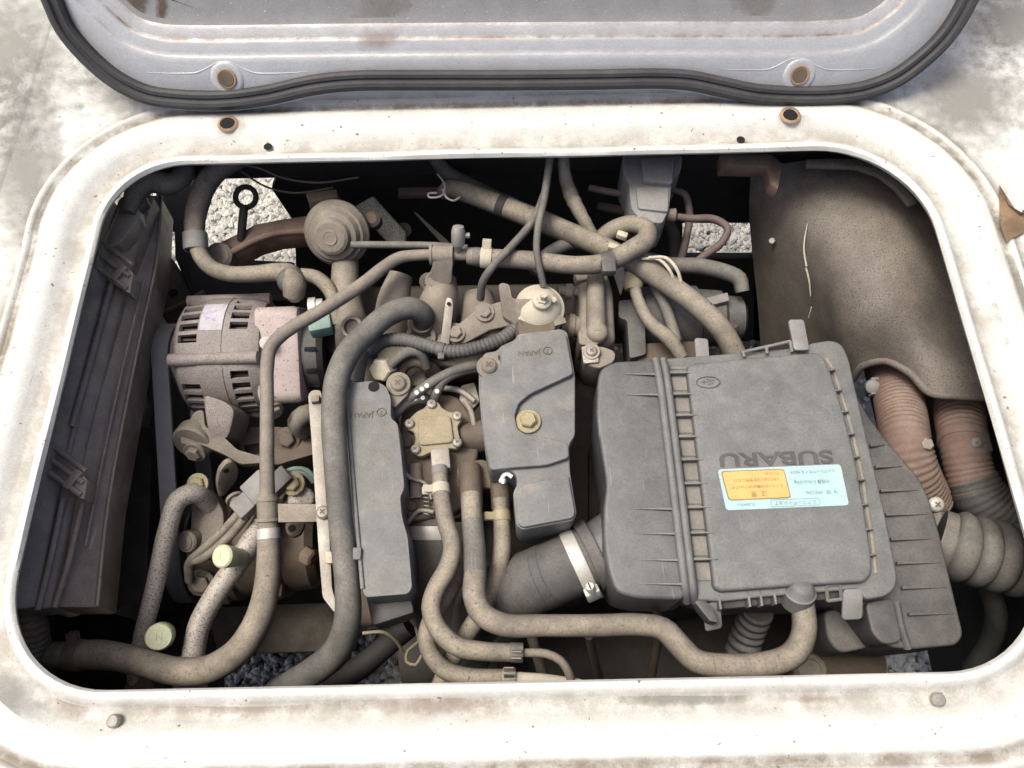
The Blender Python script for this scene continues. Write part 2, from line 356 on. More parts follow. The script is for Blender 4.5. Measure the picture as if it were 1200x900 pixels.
# ================================================================== CARGO BED with the engine opening
def rounded_opening():
    x0, x1, y0, y1 = -.423, .437, .032, .561; rs = {'br': .095, 'tr': .105, 'tl': .08, 'bl': .095}; P = []
    def arc(cx, cy, r, a0, n=14):
        for i in range(n+1):
            a = R(a0+90*i/n); P.append((cx+r*math.cos(a), cy+r*math.sin(a)))
    r = rs['br']; arc(x1-r, y0+r, r, -90); r = rs['tr']; arc(x1-r, y1-r, r, 0); r = rs['tl']; arc(x0+r, y1-r, r, 90); r = rs['bl']; arc(x0+r, y0+r, r, 180)
    Q = []
    for i in range(len(P)):
        a, b = P[i], P[(i+1) % len(P)]; l = math.dist(a, b); k = max(1, int(l/.012))
        for j in range(k): Q.append((a[0]+(b[0]-a[0])*j/k, a[1]+(b[1]-a[1])*j/k))
    return Q
LOOP = rounded_opening()
def loop_normals(L_):
    n = len(L_); out = []
    for i in range(n):
        a, b = L_[i-1], L_[(i+1) % n]; dx, dy = b[0]-a[0], b[1]-a[1]; l = math.hypot(dx, dy); out.append((dy/l, -dx/l))
    return out
LN = loop_normals(LOOP)
bed = thing('truck_bed', 'worn silver painted truck bed floor with a large rounded engine opening', 'truck bed', (0, .3, 0))
prof = [(.030, -.012, .3), (.010, -.0095, .3), (.001, -.0060, .5), (-.0006, -.002, .3), (.0012, .0014, .12), (.004, .0022, .1), (.0075, .0010, .25), (.011, -.004, .6), (.017, -.0068, .65), (.024, -.0058, .5), (.030, -.001, .15), (.036, .0034, .0), (.042, .0045, .0), (.054, .0045, .15), (.0575, .0035, .8), (.060, .0012, 1.), (.064, .001, .9), (.0662, .0028, .5), (.068, .004, .2), (.0705, .004, .3), (.073, .002, .8), (.0755, .0002, .7), (.082, 0, .25), (.1, 0, .1)]
bm = B(); lay = bm.verts.layers.float.new('dirt'); rings = []
for off, z, dd in prof:
    ring = []
    for i, ((x, y), (nx, ny)) in enumerate(zip(LOOP, LN)):
        w = .0012*math.sin(i*.31)*math.sin(i*.093) if .0 < off < .05 else 0      # slightly beaten edge
        top = max(0., (y-.45)/.11) if y > .45 else 0
        o2 = off*(1+.12*min(1, top))
        v = bm.verts.new((x+nx*o2, y+ny*o2, z+w)); v[lay] = dd; ring.append(v)
    rings.append(ring)
n = len(LOOP)
for a, b in zip(rings, rings[1:]):
    for i in range(n): bm.faces.new((a[i], a[(i+1) % n], b[(i+1) % n], b[i]))
# floor sheet out to the bed sides
outer = []
for v in rings[-1]:
    dx, dy = v.co.x-.007, v.co.y-.3; k = min((.80 if dx > 0 else .80)/abs(dx) if dx else 9e9, (.56 if dy > 0 else .75)/abs(dy) if dy else 9e9)
    outer.append((dx*k+.007, dy*k+.3))
prev = rings[-1]
for f in (.15, .5, 1.):
    ring = []
    for i, v in enumerate(rings[-1]):
        w = bm.verts.new((v.co.x+(outer[i][0]-v.co.x)*f, v.co.y+(outer[i][1]-v.co.y)*f, -.0008*math.sin(i*.12)*(1-f))); w[lay] = .05; ring.append(w)
    for i in range(n): bm.faces.new((prev[i], prev[(i+1) % n], ring[(i+1) % n], ring[i]))
    prev = ring
low = [bm.verts.new((v.co.x, v.co.y, -.05)) for v in prev]
for i in range(n): bm.faces.new((prev[i], prev[(i+1) % n], low[(i+1) % n], low[i]))
emit(bm, 'floor_panel', 'paint', bed, 40)
# raised strips of the bed floor beside the hatch
def rib(x0, x1, ya, yb, h=.0014):
    bm = B(); bm.verts.layers.float.new('dirt'); xs = [(x0-.006, 0), (x0-.002, h*.25), (x0+.003, h*.85), (x0+.008, h), ((x0+x1)/2, h*1.05), (x1-.008, h), (x1-.003, h*.85), (x1+.002, h*.25), (x1+.006, 0)]
    ys = [(ya, 0), (ya+.012, .6), (ya+.03, 1), (yb-.045, 1), (yb-.018, .55), (yb, 0)]
    g_ = [[bm.verts.new((x, y, (.0006+z*f if z else -.004))) for x, z in xs] for y, f in ys]
    for a, b in zip(g_, g_[1:]):
        for i in range(len(xs)-1): bm.faces.new((a[i], a[i+1], b[i+1], b[i]))
    emit(bm, 'floor_rib', 'paint', bed, 60)
rib(-.585, -.540, -.3, .775); rib(-.70, -.655, -.3, .80); rib(.555, .600, -.3, .79); rib(.665, .71, -.3, .80)
for px, py, r_, rusty in ((267, 145, 9, 1), (926, 135, 9.5, 1), (314, 172, 5.5, 0), (868, 164, 5.5, 0), (135, 845, 8, 2), (1098, 820, 8, 2)):
    z = .0046 if rusty == 1 else -.004
    p = W(px, py, z); r0 = rad(px, py, z, r_); bm = B()
    if rusty == 2:
        lathe(bm, p, Z, [(-.001, r0), (.0035, r0*.98), (.005, r0*.75), (.0055, r0*.2)], 24); emit(bm, 'plug', 'steel', bed)
    else:
        if rusty:
            lathe(bm, p, Z, [(.0002, r0*1.35), (.0012, r0*1.2), (.0016, r0), (-.001, r0*.85)], 28, False, False); o = emit(bm, 'bolt_hole_rim', 'rusthole', bed); bm = B()
        lathe(bm, p+Z*(.0006 if rusty else .0004), Z, [(0, r0*.9), (.0004, r0*.88)], 24); emit(bm, 'bolt_hole', 'hole', bed)

# ================================================================== HATCH LID, propped open behind the opening
TL = R(57); LE2 = Vector((0, math.cos(TL), math.sin(TL))); LNn = Vector((0, -math.sin(TL), math.cos(TL))); LO = Vector((0, .632, .016))
outpx = [(50, 0), (67, 37), (97, 73), (133, 103), (173, 122), (213, 128), (267, 129), (317, 123), (367, 112), (410, 107), (500, 106), (600, 106), (700, 105), (770, 104), (805, 106), (840, 113), (880, 121), (927, 124), (973, 123), (1013, 117), (1053, 101), (1093, 71), (1120, 42), (1145, 0)]
bot = []
for x, y in outpx:
    p = WP(x, y, LO, LNn)-LO; bot.append((p.x, p.dot(LE2)))
HL = .60; xl, xr = bot[0][0]-.012, bot[-1][0]+.010
pts = [Vector((a, b, 0)) for a, b in bot]
full = pts+[Vector((xr, bot[-1][1]+.06, 0)), Vector((xr, HL-.12, 0)), Vector((xr-.035, HL-.035, 0)), Vector((xr-.12, HL, 0)), Vector((0, HL, 0)), Vector((xl+.12, HL, 0)), Vector((xl+.035, HL-.035, 0)), Vector((xl, HL-.12, 0)), Vector((xl, bot[0][1]+.06, 0))]
sp, _ = smooth_path(full+[full[0]], [1]*(len(full)+1), .008); sp = sp[:-1]
LL = [(p.x, p.y) for p in sp]; LLN = loop_normals(LL)
lid = thing('engine_hatch_lid', 'silver hatch lid with thick black rubber seal propped open above the engine opening', 'hatch lid', LO)
def lp(a, b, h): return LO+X*a+LE2*b+LNn*h
def lid_rings(prof, name, m, closed=True, last=False, parent=lid):
    bm = B(); lay = bm.verts.layers.float.new('dirt'); rr = []
    for off, h, dd in prof:
        r_ = []
        for (a, b), (na, nb) in zip(LL, LLN):
            v = bm.verts.new(lp(a-na*off, b-nb*off, h)); v[lay] = dd; r_.append(v)
        rr.append(r_)
    k = len(LL)
    for a, b in zip(rr, rr[1:]):
        for i in range(k): bm.faces.new((a[i], a[(i+1) % k], b[(i+1) % k], b[i]))
    if last: bm.faces.new(rr[-1])
    return emit(bm, name, m, parent, 40)
# rubber seal: main bead plus lip
lid_rings([(.003, -.006, 0), (0, .001, 0), (.002, .008, 0), (.006, .011, 0), (.0095, .0105, 0), (.0115, .0075, 0), (.013, .0072, 0), (.0145, .0085, 0), (.018, .0085, 0), (.0205, .006, 0), (.021, -.002, 0)], 'rubber_seal', 'seal')
# pressed steps run straight across the lid, the seal dips round the bolt holes
inpx = [(90, 0), (120, 30), (150, 53), (187, 64.5), (233, 67), (300, 66.5), (420, 65), (600, 63.5), (780, 62.5), (900, 62.5), (960, 61.5), (1013, 55), (1053, 32), (1083, 0)]
q = []
for x, y in inpx:
    p = WP(x, y, LO, LNn)-LO; q.append(Vector((p.x, p.dot(LE2), 0)))
xl2, xr2 = q[0].x-.008, q[-1].x+.008
q = q+[Vector((xr2, q[-1].y+.06, 0)), Vector((xr2, HL-.14, 0)), Vector((xr2-.03, HL-.07, 0)), Vector((xr2-.1, HL-.04, 0)), Vector((0, HL-.04, 0)), Vector((xl2+.1, HL-.04, 0)), Vector((xl2+.03, HL-.07, 0)), Vector((xl2, HL-.14, 0)), Vector((xl2, q[0].y+.06, 0))]
sp2, _ = smooth_path(q+[q[0]], [1]*(len(q)+1), .006)
def resample(L_, n):
    P = [Vector((p[0], p[1])) for p in L_]; P.append(P[0]); d = [0]
    for a, b in zip(P, P[1:]): d.append(d[-1]+(b-a).length)
    out = []; j = 0
    for i in range(n):
        t = d[-1]*i/n
        while d[j+1] < t: j += 1
        out.append(P[j].lerp(P[j+1], (t-d[j])/max(1e-9, d[j+1]-d[j])))
    return [(p.x, p.y) for p in out]
NL = 300; LA = resample(LL, NL); LAn = loop_normals(LA); LB = resample([(p.x, p.y) for p in sp2[:-1]], NL); LBn = loop_normals(LB)
def lid_sheet(rings, name, m, last=False):
    bm = B(); lay = bm.verts.layers.float.new('dirt'); rr = []
    for base, nn, off, h, dd in rings:
        r_ = []
        for (a, b), (na, nb) in zip(base, nn):
            v = bm.verts.new(lp(a-na*off, b-nb*off, h)); v[lay] = dd; r_.append(v)
        rr.append(r_)
    for a, b in zip(rr, rr[1:]):
        for i in range(NL): bm.faces.new((a[i], a[(i+1) % NL], b[(i+1) % NL], b[i]))
    if last: bm.faces.new(rr[-1])
    return emit(bm, name, m, lid, 40)
lid_sheet([(LA, LAn, -.002, -.012, 0), (LA, LAn, -.002, -.004, 0), (LA, LAn, .012, -.003, 0), (LA, LAn, .0205, -.0008, .15), (LB, LBn, -.006, 0, 0), (LB, LBn, -.0015, -.0002, .05), (LB, LBn, 0, -.0009, .35), (LB, LBn, .0015, -.0018, .2), (LB, LBn, .005, -.0021, 0), (LB, LBn, .0125, -.0024, 0), (LB, LBn, .0150, -.0030, .5), (LB, LBn, .0163, -.0044, .9), (LB, LBn, .0185, -.0052, .3), (LB, LBn, .026, -.0058, .1), (LB, LBn, .0285, -.0068, .45), (LB, LBn, .030, -.0076, .4)], 'pressed_flange', 'paint2')
lid_sheet([(LB, LBn, .0295, -.0075, 0), (LB, LBn, .034, -.0085, 0), (LB, LBn, .044, -.0092, 0)], 'recessed_panel', 'lidpanel', last=True)
for cx, cy in ((266, 92), (937, 88)):
    bm = B(); rp = [(cx-95, cy-7), (cx-60, cy-6), (cx-35, cy-7), (cx-22, cy-13), (cx-10, cy-19), (cx+4, cy-19), (cx+16, cy-13), (cx+30, cy-7), (cx+60, cy-6), (cx+95, cy-8)]
    tube(bm, [WP(x, y, LO-LNn*.0003, LNn) for x, y in rp], [.0002, .0006, .0009, .0009, .0009, .0009, .0009, .0009, .0006, .0002], 8, flat=(LNn, .5)); emit(bm, 'flange_ridge', 'paint2', lid, 60)
lid_rings([(-.002, -.0122, 0), (.01, -.0155, 0), (.1, -.0175, 0)], 'outer_skin', 'paint2', last=True)
for px, py in ((266, 92), (937, 88)):
    p = WP(px, py, LO+LNn*.0005, LNn); bm = B()
    lathe(bm, p, LNn, [(-.004, .021), (-.0006, .0175), (.0004, .0145), (.0004, .0125)], 32, False, True); o = emit(bm, 'bolt_hole_boss', 'paint2', lid, 50)
    bm = B(); lathe(bm, p+LNn*.0011, LNn, [(0, .0105), (.0009, .0102), (.0012, .0088), (.0006, .008)], 28); emit(bm, 'rust_rim', 'rusthole', o)
    bm = B(); lathe(bm, p+LNn*.0022, LNn, [(0, .0076), (.0003, .0074)], 24); emit(bm, 'bolt_hole', 'dkmark', o)
# embossed strengthening ribs across the recessed panel (above the frame they continue)
for a0, a1, b0 in ((-.42, .42, .20), (-.42, .42, .33)):
    bm = B(); prism(bm, round_poly([lp(a0, b0, -.0070), lp(a1, b0, -.0070), lp(a1, b0+.05, -.0070), lp(a0, b0+.05, -.0070)], .025), -LNn*.004, .003, 3); emit(bm, 'stiffening_rib', 'lidpanel', lid)

# real stains, painted lid reflections and painted lid shade: soft-edged films a fraction of a millimetre above the paint
def stain_shade_mat(name, c, dens):
    m = bpy.data.materials.new(name); m.use_nodes = True; nt = m.node_tree; N = nt.nodes; L = nt.links; b = N['Principled BSDF']
    b.inputs['Base Color'].default_value = (*c, 1); b.inputs['Roughness'].default_value = .7
    ln = N.new('ShaderNodeAttribute'); ln.attribute_name = 'edge'
    g = N.new('ShaderNodeNewGeometry'); n = N.new('ShaderNodeTexNoise'); n.inputs['Scale'].default_value = 60; n.inputs['Detail'].default_value = 8; n.inputs['Roughness'].default_value = .7; L.new(g.outputs['Position'], n.inputs['Vector'])
    a = N.new('ShaderNodeMath'); a.operation = 'MULTIPLY_ADD'; a.inputs[1].default_value = -1.5; L.new(n.outputs['Fac'], a.inputs[0]); 
    a2 = N.new('ShaderNodeMath'); a2.operation = 'ADD'; L.new(ln.outputs['Fac'], a2.inputs[0]); a.inputs[2].default_value = 0; L.new(a.outputs[0], a2.inputs[1])
    r = N.new('ShaderNodeMapRange'); L.new(a2.outputs[0], r.inputs['Value']); r.inputs['From Min'].default_value = -.55; r.inputs['From Max'].default_value = .12; r.inputs['To Min'].default_value = dens; r.inputs['To Max'].default_value = 0
    L.new(r.outputs['Result'], b.inputs['Alpha']); return m
M['stain_brown'] = stain_shade_mat('brown_stain', (.09, .06, .04), .85); M['stain_red'] = stain_shade_mat('pinkish_stain', (.24, .16, .12), .35); M['stain_grey'] = stain_shade_mat('grey_grime', (.21, .20, .17), .65); M['stain_dust'] = stain_shade_mat('tan_dust_film', (.40, .33, .26), .7)
def film(f, x0, y0, x1, y1, m, parent):
    bm = B(); ly = bm.verts.layers.float.new('edge'); cx, cy = (x0+x1)/2, (y0+y1)/2; c = bm.verts.new(f(cx, cy)); c[ly] = 0; prev = None
    for k in range(1, 9):
        ring = []
        for j in range(28):
            a = j/28*6.2832; v = bm.verts.new(f(cx+(x1-x0)/2*k/8*math.cos(a), cy+(y1-y0)/2*k/8*math.sin(a))); v[ly] = k/8; ring.append(v)
        for j in range(28):
            if prev: bm.faces.new((prev[j], prev[(j+1) % 28], ring[(j+1) % 28], ring[j]))
            else: bm.faces.new((c, ring[j], ring[(j+1) % 28]))
        prev = ring
    emit(bm, 'stain', m, parent)
def lid_stain_reflection(x0, y0, x1, y1, m, h=-.0086): film(lambda x, y: WP(x, y, LO+LNn*h, LNn), x0, y0, x1, y1, m, lid)
lid_stain_reflection(140, -60, 178, 45, 'stain_brown'); lid_stain_reflection(180, -80, 200, 52, 'stain_brown'); lid_stain_reflection(405, -60, 490, 50, 'stain_grey'); lid_stain_reflection(400, 28, 485, 62, 'stain_red', -.0018); lid_stain_reflection(850, -60, 920, 40, 'stain_grey')  # grey and red films paint dark reflections on the lid; brown ones are stains
def bed_stain_shade(x0, y0, x1, y1, m, z=.0025): film(lambda x, y: W(x, y, z), x0, y0, x1, y1, m, bed)
bed_stain_shade(-120, -60, 130, 190, 'stain_grey'); bed_stain_shade(-30, 60, 90, 330, 'stain_grey'); bed_stain_shade(60, 40, 230, 150, 'stain_grey'); bed_stain_shade(1030, 40, 1240, 190, 'stain_grey'); bed_stain_shade(1090, -40, 1290, 90, 'stain_grey')  # upper corner grime, with the shade beside the lid painted in
bed_stain_shade(-60, 780, 60, 870, 'stain_grey'); bed_stain_shade(1150, 280, 1240, 420, 'stain_grey'); bed_stain_shade(150, 812, 420, 842, 'stain_red', -.0045); bed_stain_shade(380, 812, 640, 840, 'stain_red', -.0045); bed_stain_shade(700, 806, 900, 830, 'stain_grey', -.0045); bed_stain_shade(240, 130, 300, 162, 'stain_red', .0049); bed_stain_shade(900, 122, 955, 150, 'stain_red', .0049); bed_stain_shade(40, 800, 120, 850, 'stain_red', -.0045); bed_stain_shade(900, 812, 1000, 826, 'stain_red', -.0045)
# dry leaf on the bed
bm = B(); lf = [(1171, 216), (1182, 240), (1199, 250), (1212, 233), (1222, 255), (1200, 272), (1180, 283), (1172, 262)]
vs_ = [bm.verts.new(W(x, y, .004+.006*((i*37) % 5)/5)) for i, (x, y) in enumerate(lf)]; c_ = bm.verts.new(W(1194, 252, .003))
for i in range(len(vs_)): bm.faces.new((vs_[i], vs_[(i+1) % len(vs_)], c_))
bmesh.ops.solidify(bm, geom=bm.faces[:], thickness=.0006)
tag(emit(bm, 'dry_leaf', 'leaf'), 'curled dry brown leaf lying on the silver bed beside the opening', 'leaf')
# ================================================================== DARK CHASSIS AND ADDED LIGHT-BLOCKING WALLS
PY = .655
def vplane(pix, y=PY): return [WP(a, b, Vector((0, y, 0)), Y) for a, b in pix]
bk = thing('rear_crossmember', 'black steel crossmember and bulkhead behind the engine under the bed', 'crossmember', (0, PY, -.4))
bm = B(); box(bm, (0, .655, -.066), X, Y, Z, 1.3, .05, .098, .004); emit(bm, 'beam', 'blackdeep', bk)
bm = B(); prism(bm, vplane([(318, 222), (345, 262), (350, 420), (800, 420), (800, 262), (890, 262), (890, 195), (330, 195)]), (0, .012, 0), .002); emit(bm, 'bulkhead', 'blackdeep', bk)
bm = B(); prism(bm, vplane([(770, 303), (900, 303), (900, 430), (770, 430)]), (0, .012, 0), .002); emit(bm, 'lower_bulkhead', 'blackdeep', bk)
bm = B(); prism(bm, vplane([(882, 200), (1000, 200), (1000, 430), (882, 430)]), (0, .012, 0), .002); emit(bm, 'side_bulkhead', 'blackdeep', bk)
for i, (x0, y0, x1, y1) in enumerate(((845, 182, 905, 195),)):
    bm = B(); pprism(bm, [(843, 180), (905, 180), (918, 192), (912, 222), (903, 215), (898, 195), (845, 194)], -.055, .02, .002); emit(bm, 'gusset', 'rust', bk)
for sx, nm in ((-1, 'left'), (1, 'right')):  # unseen dark side walls added to block light under the bed
    bm = B(); box(bm, (sx*.60, .25, -.28), X, Y, Z, .03, .95, .46, .003)
    tag(emit(bm, 'chassis_rail', 'blackdeep'), 'black chassis side panel beyond the %s' % ('black ribbed shroud' if sx < 0 else 'red ducts'), 'chassis rail')
bm = B(); box(bm, (0, -.12, -.28), X, Y, Z, 1.17, .03, .46, .003)  # unseen front wall added to keep light out of the bay
tag(emit(bm, 'front_crossmember', 'blackdeep'), 'black crossmember closing the engine bay below the near bed edge', 'crossmember')
# undertray
ut = thing('undertray', 'flat dusty metal undertray below the compressor and drive belt', 'undertray', W(290, 730, -.45))
bm = B(); pprism(bm, [(20, 400), (230, 395), (400, 380), (400, 762), (262, 766), (262, 830), (0, 830)], -.43, .006, .002); emit(bm, 'tray', 'grime', ut)
bm = B(); pprism(bm, [(240, 712), (402, 705), (402, 763), (255, 767)], -.40, .01, .003); emit(bm, 'tray_step', 'castdusty', ut)
bm = B(); pprism(bm, [(455, 700), (1040, 700), (1035, 800), (470, 800)], -.43, .006, .002); emit(bm, 'tray', 'grime', ut)

# ================================================================== ENGINE BLOCK (what everything is bolted to)
eng = thing('engine_block', 'brown dusty engine block casting under the covers and hoses', 'engine', W(560, 560, -.40))
bm = B(); pprism(bm, [(385, 395), (700, 385), (705, 690), (650, 700), (480, 705), (440, 640), (385, 640)], -.215, .15, .012, 3, rnd=.02); emit(bm, 'block', 'grime', eng)
bm = B(); pprism(bm, [(380, 335), (700, 330), (705, 410), (380, 415)], -.165, .12, .012, 3, rnd=.015); emit(bm, 'cylinder_head', 'grime', eng)
bm = B(); pprism(bm, [(725, 420), (870, 415), (900, 700), (740, 720)], -.25, .12, .01, 2, rnd=.02); emit(bm, 'transmission_case', 'blackdeep', eng)
def dome(px, py, z, r, h, m='castdusty', nm='intake_runner', ax=(0, -.25, 1)):
    bm = B(); r0 = rad(px, py, z, r)
    lathe(bm, W(px, py, z-h), ax, [(0, r0*1.15), (h*.5, r0*1.05), (h*.8, r0), (h*.94, r0*.8), (h, r0*.45)], 28); return emit(bm, nm, m, eng, 50)
# runners
for pl in ([(470, 322, -.10, 14), (462, 350, -.11, 19), (458, 385, -.14, 22)], [(520, 325, -.10, 15), (515, 352, -.105, 23), (505, 395, -.14, 26)], [(560, 345, -.12, 18), (562, 370, -.125, 22), (560, 400, -.15, 24)]):
    P = [W(*p[:3]) for p in pl]; Q = [rad(*p) for p in pl]; bm = B(); tube(bm, P, Q, 22); emit(bm, 'intake_runner', 'castdusty', eng, 60)
bm = B(); pprism(bm, [(430, 385), (500, 372), (560, 380), (575, 420), (540, 430), (440, 420)], -.15, .05, .008, 3, rnd=.01); emit(bm, 'manifold_flange', 'castdusty', eng)
bm = B(); pprism(bm, [(500, 348), (530, 340), (534, 395), (520, 410), (498, 402)], -.115, .05, .006, 3, rnd=.008); emit(bm, 'manifold_boss', 'castdusty', eng)
for px, py, z, r in ((493, 395, -.112, 19), (412, 383, -.093, 14)):
    bm = B(); r0 = rad(px, py, z, r); p = W(px, py, z); ax = Vector((-.1, -.35, 1))
    lathe(bm, p-ax*.02, ax, [(0, r0*1.1), (.019, r0), (.022, r0*.92), (.022, r0*.68), (.015, r0*.6), (.0145, r0*.2)], 30); emit(bm, 'ring_boss', 'castdusty', eng, 40)
# EGR column under the diaphragm
pl = [(405, 300, -.12, 15), (405, 345, -.115, 17), (412, 385, -.12, 20), (420, 430, -.16, 23), (430, 470, -.2, 24)]
bm = B(); tube(bm, [W(*p[:3]) for p in pl], [rad(*p) for p in pl], 22); emit(bm, 'egr_pipe', 'castdusty', eng, 60)
# fitting for black hose end
bm = B(); p = W(496, 382, -.12); lathe(bm, p, (0, -.2, 1), [(-.02, .019), (.008, .017), (.011, .0155), (.02, .014)], 26); emit(bm, 'hose_fitting', 'castdusty', eng)
dome(478, 500, -.17, 20, .04, 'castbrown', 'boss'); dome(440, 700, -.24, 30, .05, 'castbrown', 'boss')
for px, py, z in ((502, 330, -.11), (346, 345, -.15), (473, 270, -.2), (370, 600, -.2)):
    bolt(eng, W(px, py, z), (0, -.3, 1), .007, 'castdusty')
bm = B(); pprism(bm, [(690, 520), (735, 500), (740, 640), (690, 650)], -.2, .05, .01, rnd=.01); emit(bm, 'bracket_casting', 'blackdeep', eng)

# ================================================================== LEFT BLACK SHROUD
sh = thing('radiator_shroud', 'long black dusty plastic shroud panel with moulded ribs along the left wall of the bay', 'shroud', W(80, 600, -.30))
bm = B(); top = [(188, 190, -.09), (130, 225, -.04), (100, 330, -.04), (14, 710, -.04), (58, 735, -.075), (96, 735, -.10), (113, 640, -.13), (150, 480, -.15), (190, 320, -.15), (192, 225, -.13)]
L_ = [W(*p) for p in [(118, 262, -.035), (85, 420, -.035), (5, 720, -.035)]]; 
def strip(name, left, right, thick, m='shroud'):
    bm = B(); a = [W(*p) for p in left]; b = [W(*p) for p in right]
    prism(bm, a+b[::-1], (-.004, 0, -thick), .003, 2, 20); return emit(bm, name, m, sh, 30)
# three facets stepping down towards the engine
strip('outer_facet', [(158, 200, -.05), (112, 300, -.05), (66, 470, -.05), (8, 715, -.05)], [(168, 222, -.062), (126, 330, -.062), (82, 505, -.062), (42, 712, -.062)], .05)
strip('middle_facet', [(170, 222, -.066), (127, 330, -.066), (83, 505, -.066), (42, 715, -.066)], [(180, 230, -.075), (147, 335, -.075), (100, 520, -.075), (62, 712, -.075)], .06)
strip('inner_facet', [(176, 226, -.078), (143, 330, -.078), (98, 505, -.078), (58, 712, -.078)], [(188, 228, -.10), (184, 300, -.10), (152, 450, -.10), (126, 590, -.10), (113, 712, -.10)], .05)
def ridge(pts, r, m='shroud'):  # moulded bead
    bm = B(); tube(bm, [W(*p) for p in pts], r, 10); emit(bm, 'ridge', m, sh, 60)
ridge([(133, 325, -.062), (104, 430, -.062), (84, 500, -.062)], .0035); ridge([(124, 345, -.066), (80, 530, -.066), (72, 560, -.066)], .003)
ridge([(74, 585, -.064), (58, 660, -.064), (44, 715, -.064)], .003); ridge([(96, 592, -.075), (80, 660, -.075), (64, 712, -.075)], .003)
ridge([(189, 229, -.0995), (184.5, 300, -.0995), (168, 378, -.0995), (153, 450, -.0995), (127, 590, -.0995), (114, 710, -.0995)], .0016); ridge([(168, 330, -.088), (135, 470, -.088), (100, 640, -.088)], .0014)
for cx, cy in ((136, 318), (82, 560)):   # moulded latch blocks
    bm = B(); pprism(bm, [(cx-22, cy-24), (cx-12, cy-28), (cx+20, cy+2), (cx+16, cy+26), (cx-28, cy-2)], -.056, .02, .002, rnd=.003); o = emit(bm, 'latch_block', 'shroud', sh)
    for k in (-1, 0, 1):
        bm = B(); tube(bm, [W(cx-20+k*-4, cy-20+k*14, -.053), W(cx+16+k*-3, cy+6+k*14, -.055)], .0025, 8); emit(bm, 'latch_rib', 'shroud', o)
    bm = B(); box(bm, W(cx+4, cy+2, -.054), (1, -.6, 0), (.6, 1, 0), Z, .008, .02, .006, .001); emit(bm, 'latch_tongue', 'shroud', o)
# shroud upper fold near the corner
bm = B(); pprism(bm, [(140, 232), (158, 225), (163, 255), (140, 285), (122, 292), (128, 262)], -.052, .02, .004, rnd=.004); emit(bm, 'corner_fold', 'shroud', sh)
bm = B(); pprism(bm, [(150, 218), (165, 216), (172, 236), (160, 246)], -.055, .012, .002); emit(bm, 'corner_clip', 'plasticdark', sh)
# side bracket with bolt hanging on the shroud edge
bm = B(); pprism(bm, [(153, 425), (160, 440), (168, 470), (160, 490), (146, 480)], -.14, .02, .003, rnd=.003); o = emit(bm, 'edge_bracket', 'castbrown', sh)
bm = B(); tube(bm, [W(156, 424, -.125), W(150, 445, -.125), W(146, 468, -.125)], .004, 8); emit(bm, 'edge_tab', 'steel', sh)
# dark lower wheel-side hardware between shroud and belt
t = thing('fan_housing', 'dark brown fan housing hidden between the black shroud and the drive belt', 'fan housing', W(150, 640, -.38))
bm = B(); pprism(bm, [(120, 640), (152, 480), (172, 470), (178, 520), (172, 700), (120, 720)], -.25, .1, .01, rnd=.01); emit(bm, 'housing', 'grime', t)
bm = B(); tube(bm, [W(160, 380, -.2), W(178, 400, -.19), W(184, 440, -.2), W(170, 500, -.22)], .008, 12); emit(bm, 'curved_rim', 'plasticdark', t, 60)
t = thing('suspension_bracket', 'dark steel bracket with bolt holes seen beyond the shroud corner', 'bracket', W(195, 330, -.28))
bm = B(); pprism(bm, [(183, 305), (200, 300), (222, 335), (228, 372), (200, 385), (176, 350)], -.25, .02, .003, rnd=.004); emit(bm, 'plate', 'castbrown', t)
for a, b in ((190, 320), (203, 343), (186, 345)):
    bm = B(); lathe(bm, W(a, b, -.2495), Z, [(0, .006), (.0006, .006)], 14); emit(bm, 'bolt_hole', 'hole', t)
bm = B(); tube(bm, [W(170, 372, -.235), W(205, 362, -.235), W(240, 342, -.235)], .004, 10); emit(bm, 'brake_line', 'rust', t)
bm = B(); pprism(bm, [(180, 190), (222, 190), (224, 240), (230, 300), (345, 306), (345, 352), (225, 350), (204, 300), (203, 262), (183, 255)], -.24, .03, .004); emit(bm, 'arm', 'blackdeep', t)

# ================================================================== ALTERNATOR
ac = W(276, 418, -.178); aax = Vector((1, .03, -.03)).normalized(); AR = .070
alt = thing('alternator', 'speckled grey cast alternator with cooling slots and a pale rear cover', 'alternator', ac-Z*.08)
u0 = Z; v0 = aax.cross(Z).normalized(); u0 = v0.cross(aax).normalized()   # v0 points away from the camera
def acyl(d, r, ang): return ac+aax*d+(u0*math.cos(ang)-v0*(-1)*math.sin(ang)*-1)*r
def ap(d, r, deg):   # deg 0 = up, positive = towards the camera
    a = R(deg); return ac+aax*d+(u0*math.cos(a)-(v0 if v0.y > 0 else -v0)*math.sin(a))*r
# housing: grid with true slots
ds = [-.056, -.052, -.046, -.043, -.020, -.012, .010, .014, .034, .040, .046]
rs_ = {-.056: .045, -.052: .058, -.046: .066, -.043: .0675, -.020: AR, -.012: AR, .010: AR, .014: AR, .034: .0685, .040: .067, .046: .064}
angs = list(range(-180, 181, 4)); bm = B(); gv = {}
for i, d in enumerate(ds):
    for j, a in enumerate(angs[:-1]): gv[i, j] = bm.verts.new(ap(d, rs_[d], a))
nj = len(angs)-1
def slot(i, j):
    a = angs[j]; k = (a//4) % 3 
    if k == 0: return False
    if i == 3: return (-52 <= a < 12) or (52 <= a < 96)
    if i == 7: return (-44 <= a < 4) or (40 <= a < 100)
    return False
for i in range(len(ds)-1):
    for j in range(nj):
        if not slot(i, j): bm.faces.new((gv[i, j], gv[i, (j+1) % nj], gv[i+1, (j+1) % nj], gv[i+1, j]))
bmesh.ops.recalc_face_normals(bm, faces=bm.faces[:]); bmesh.ops.solidify(bm, geom=bm.faces[:], thickness=.005)
emit(bm, 'housing', 'alu', alt, 30)
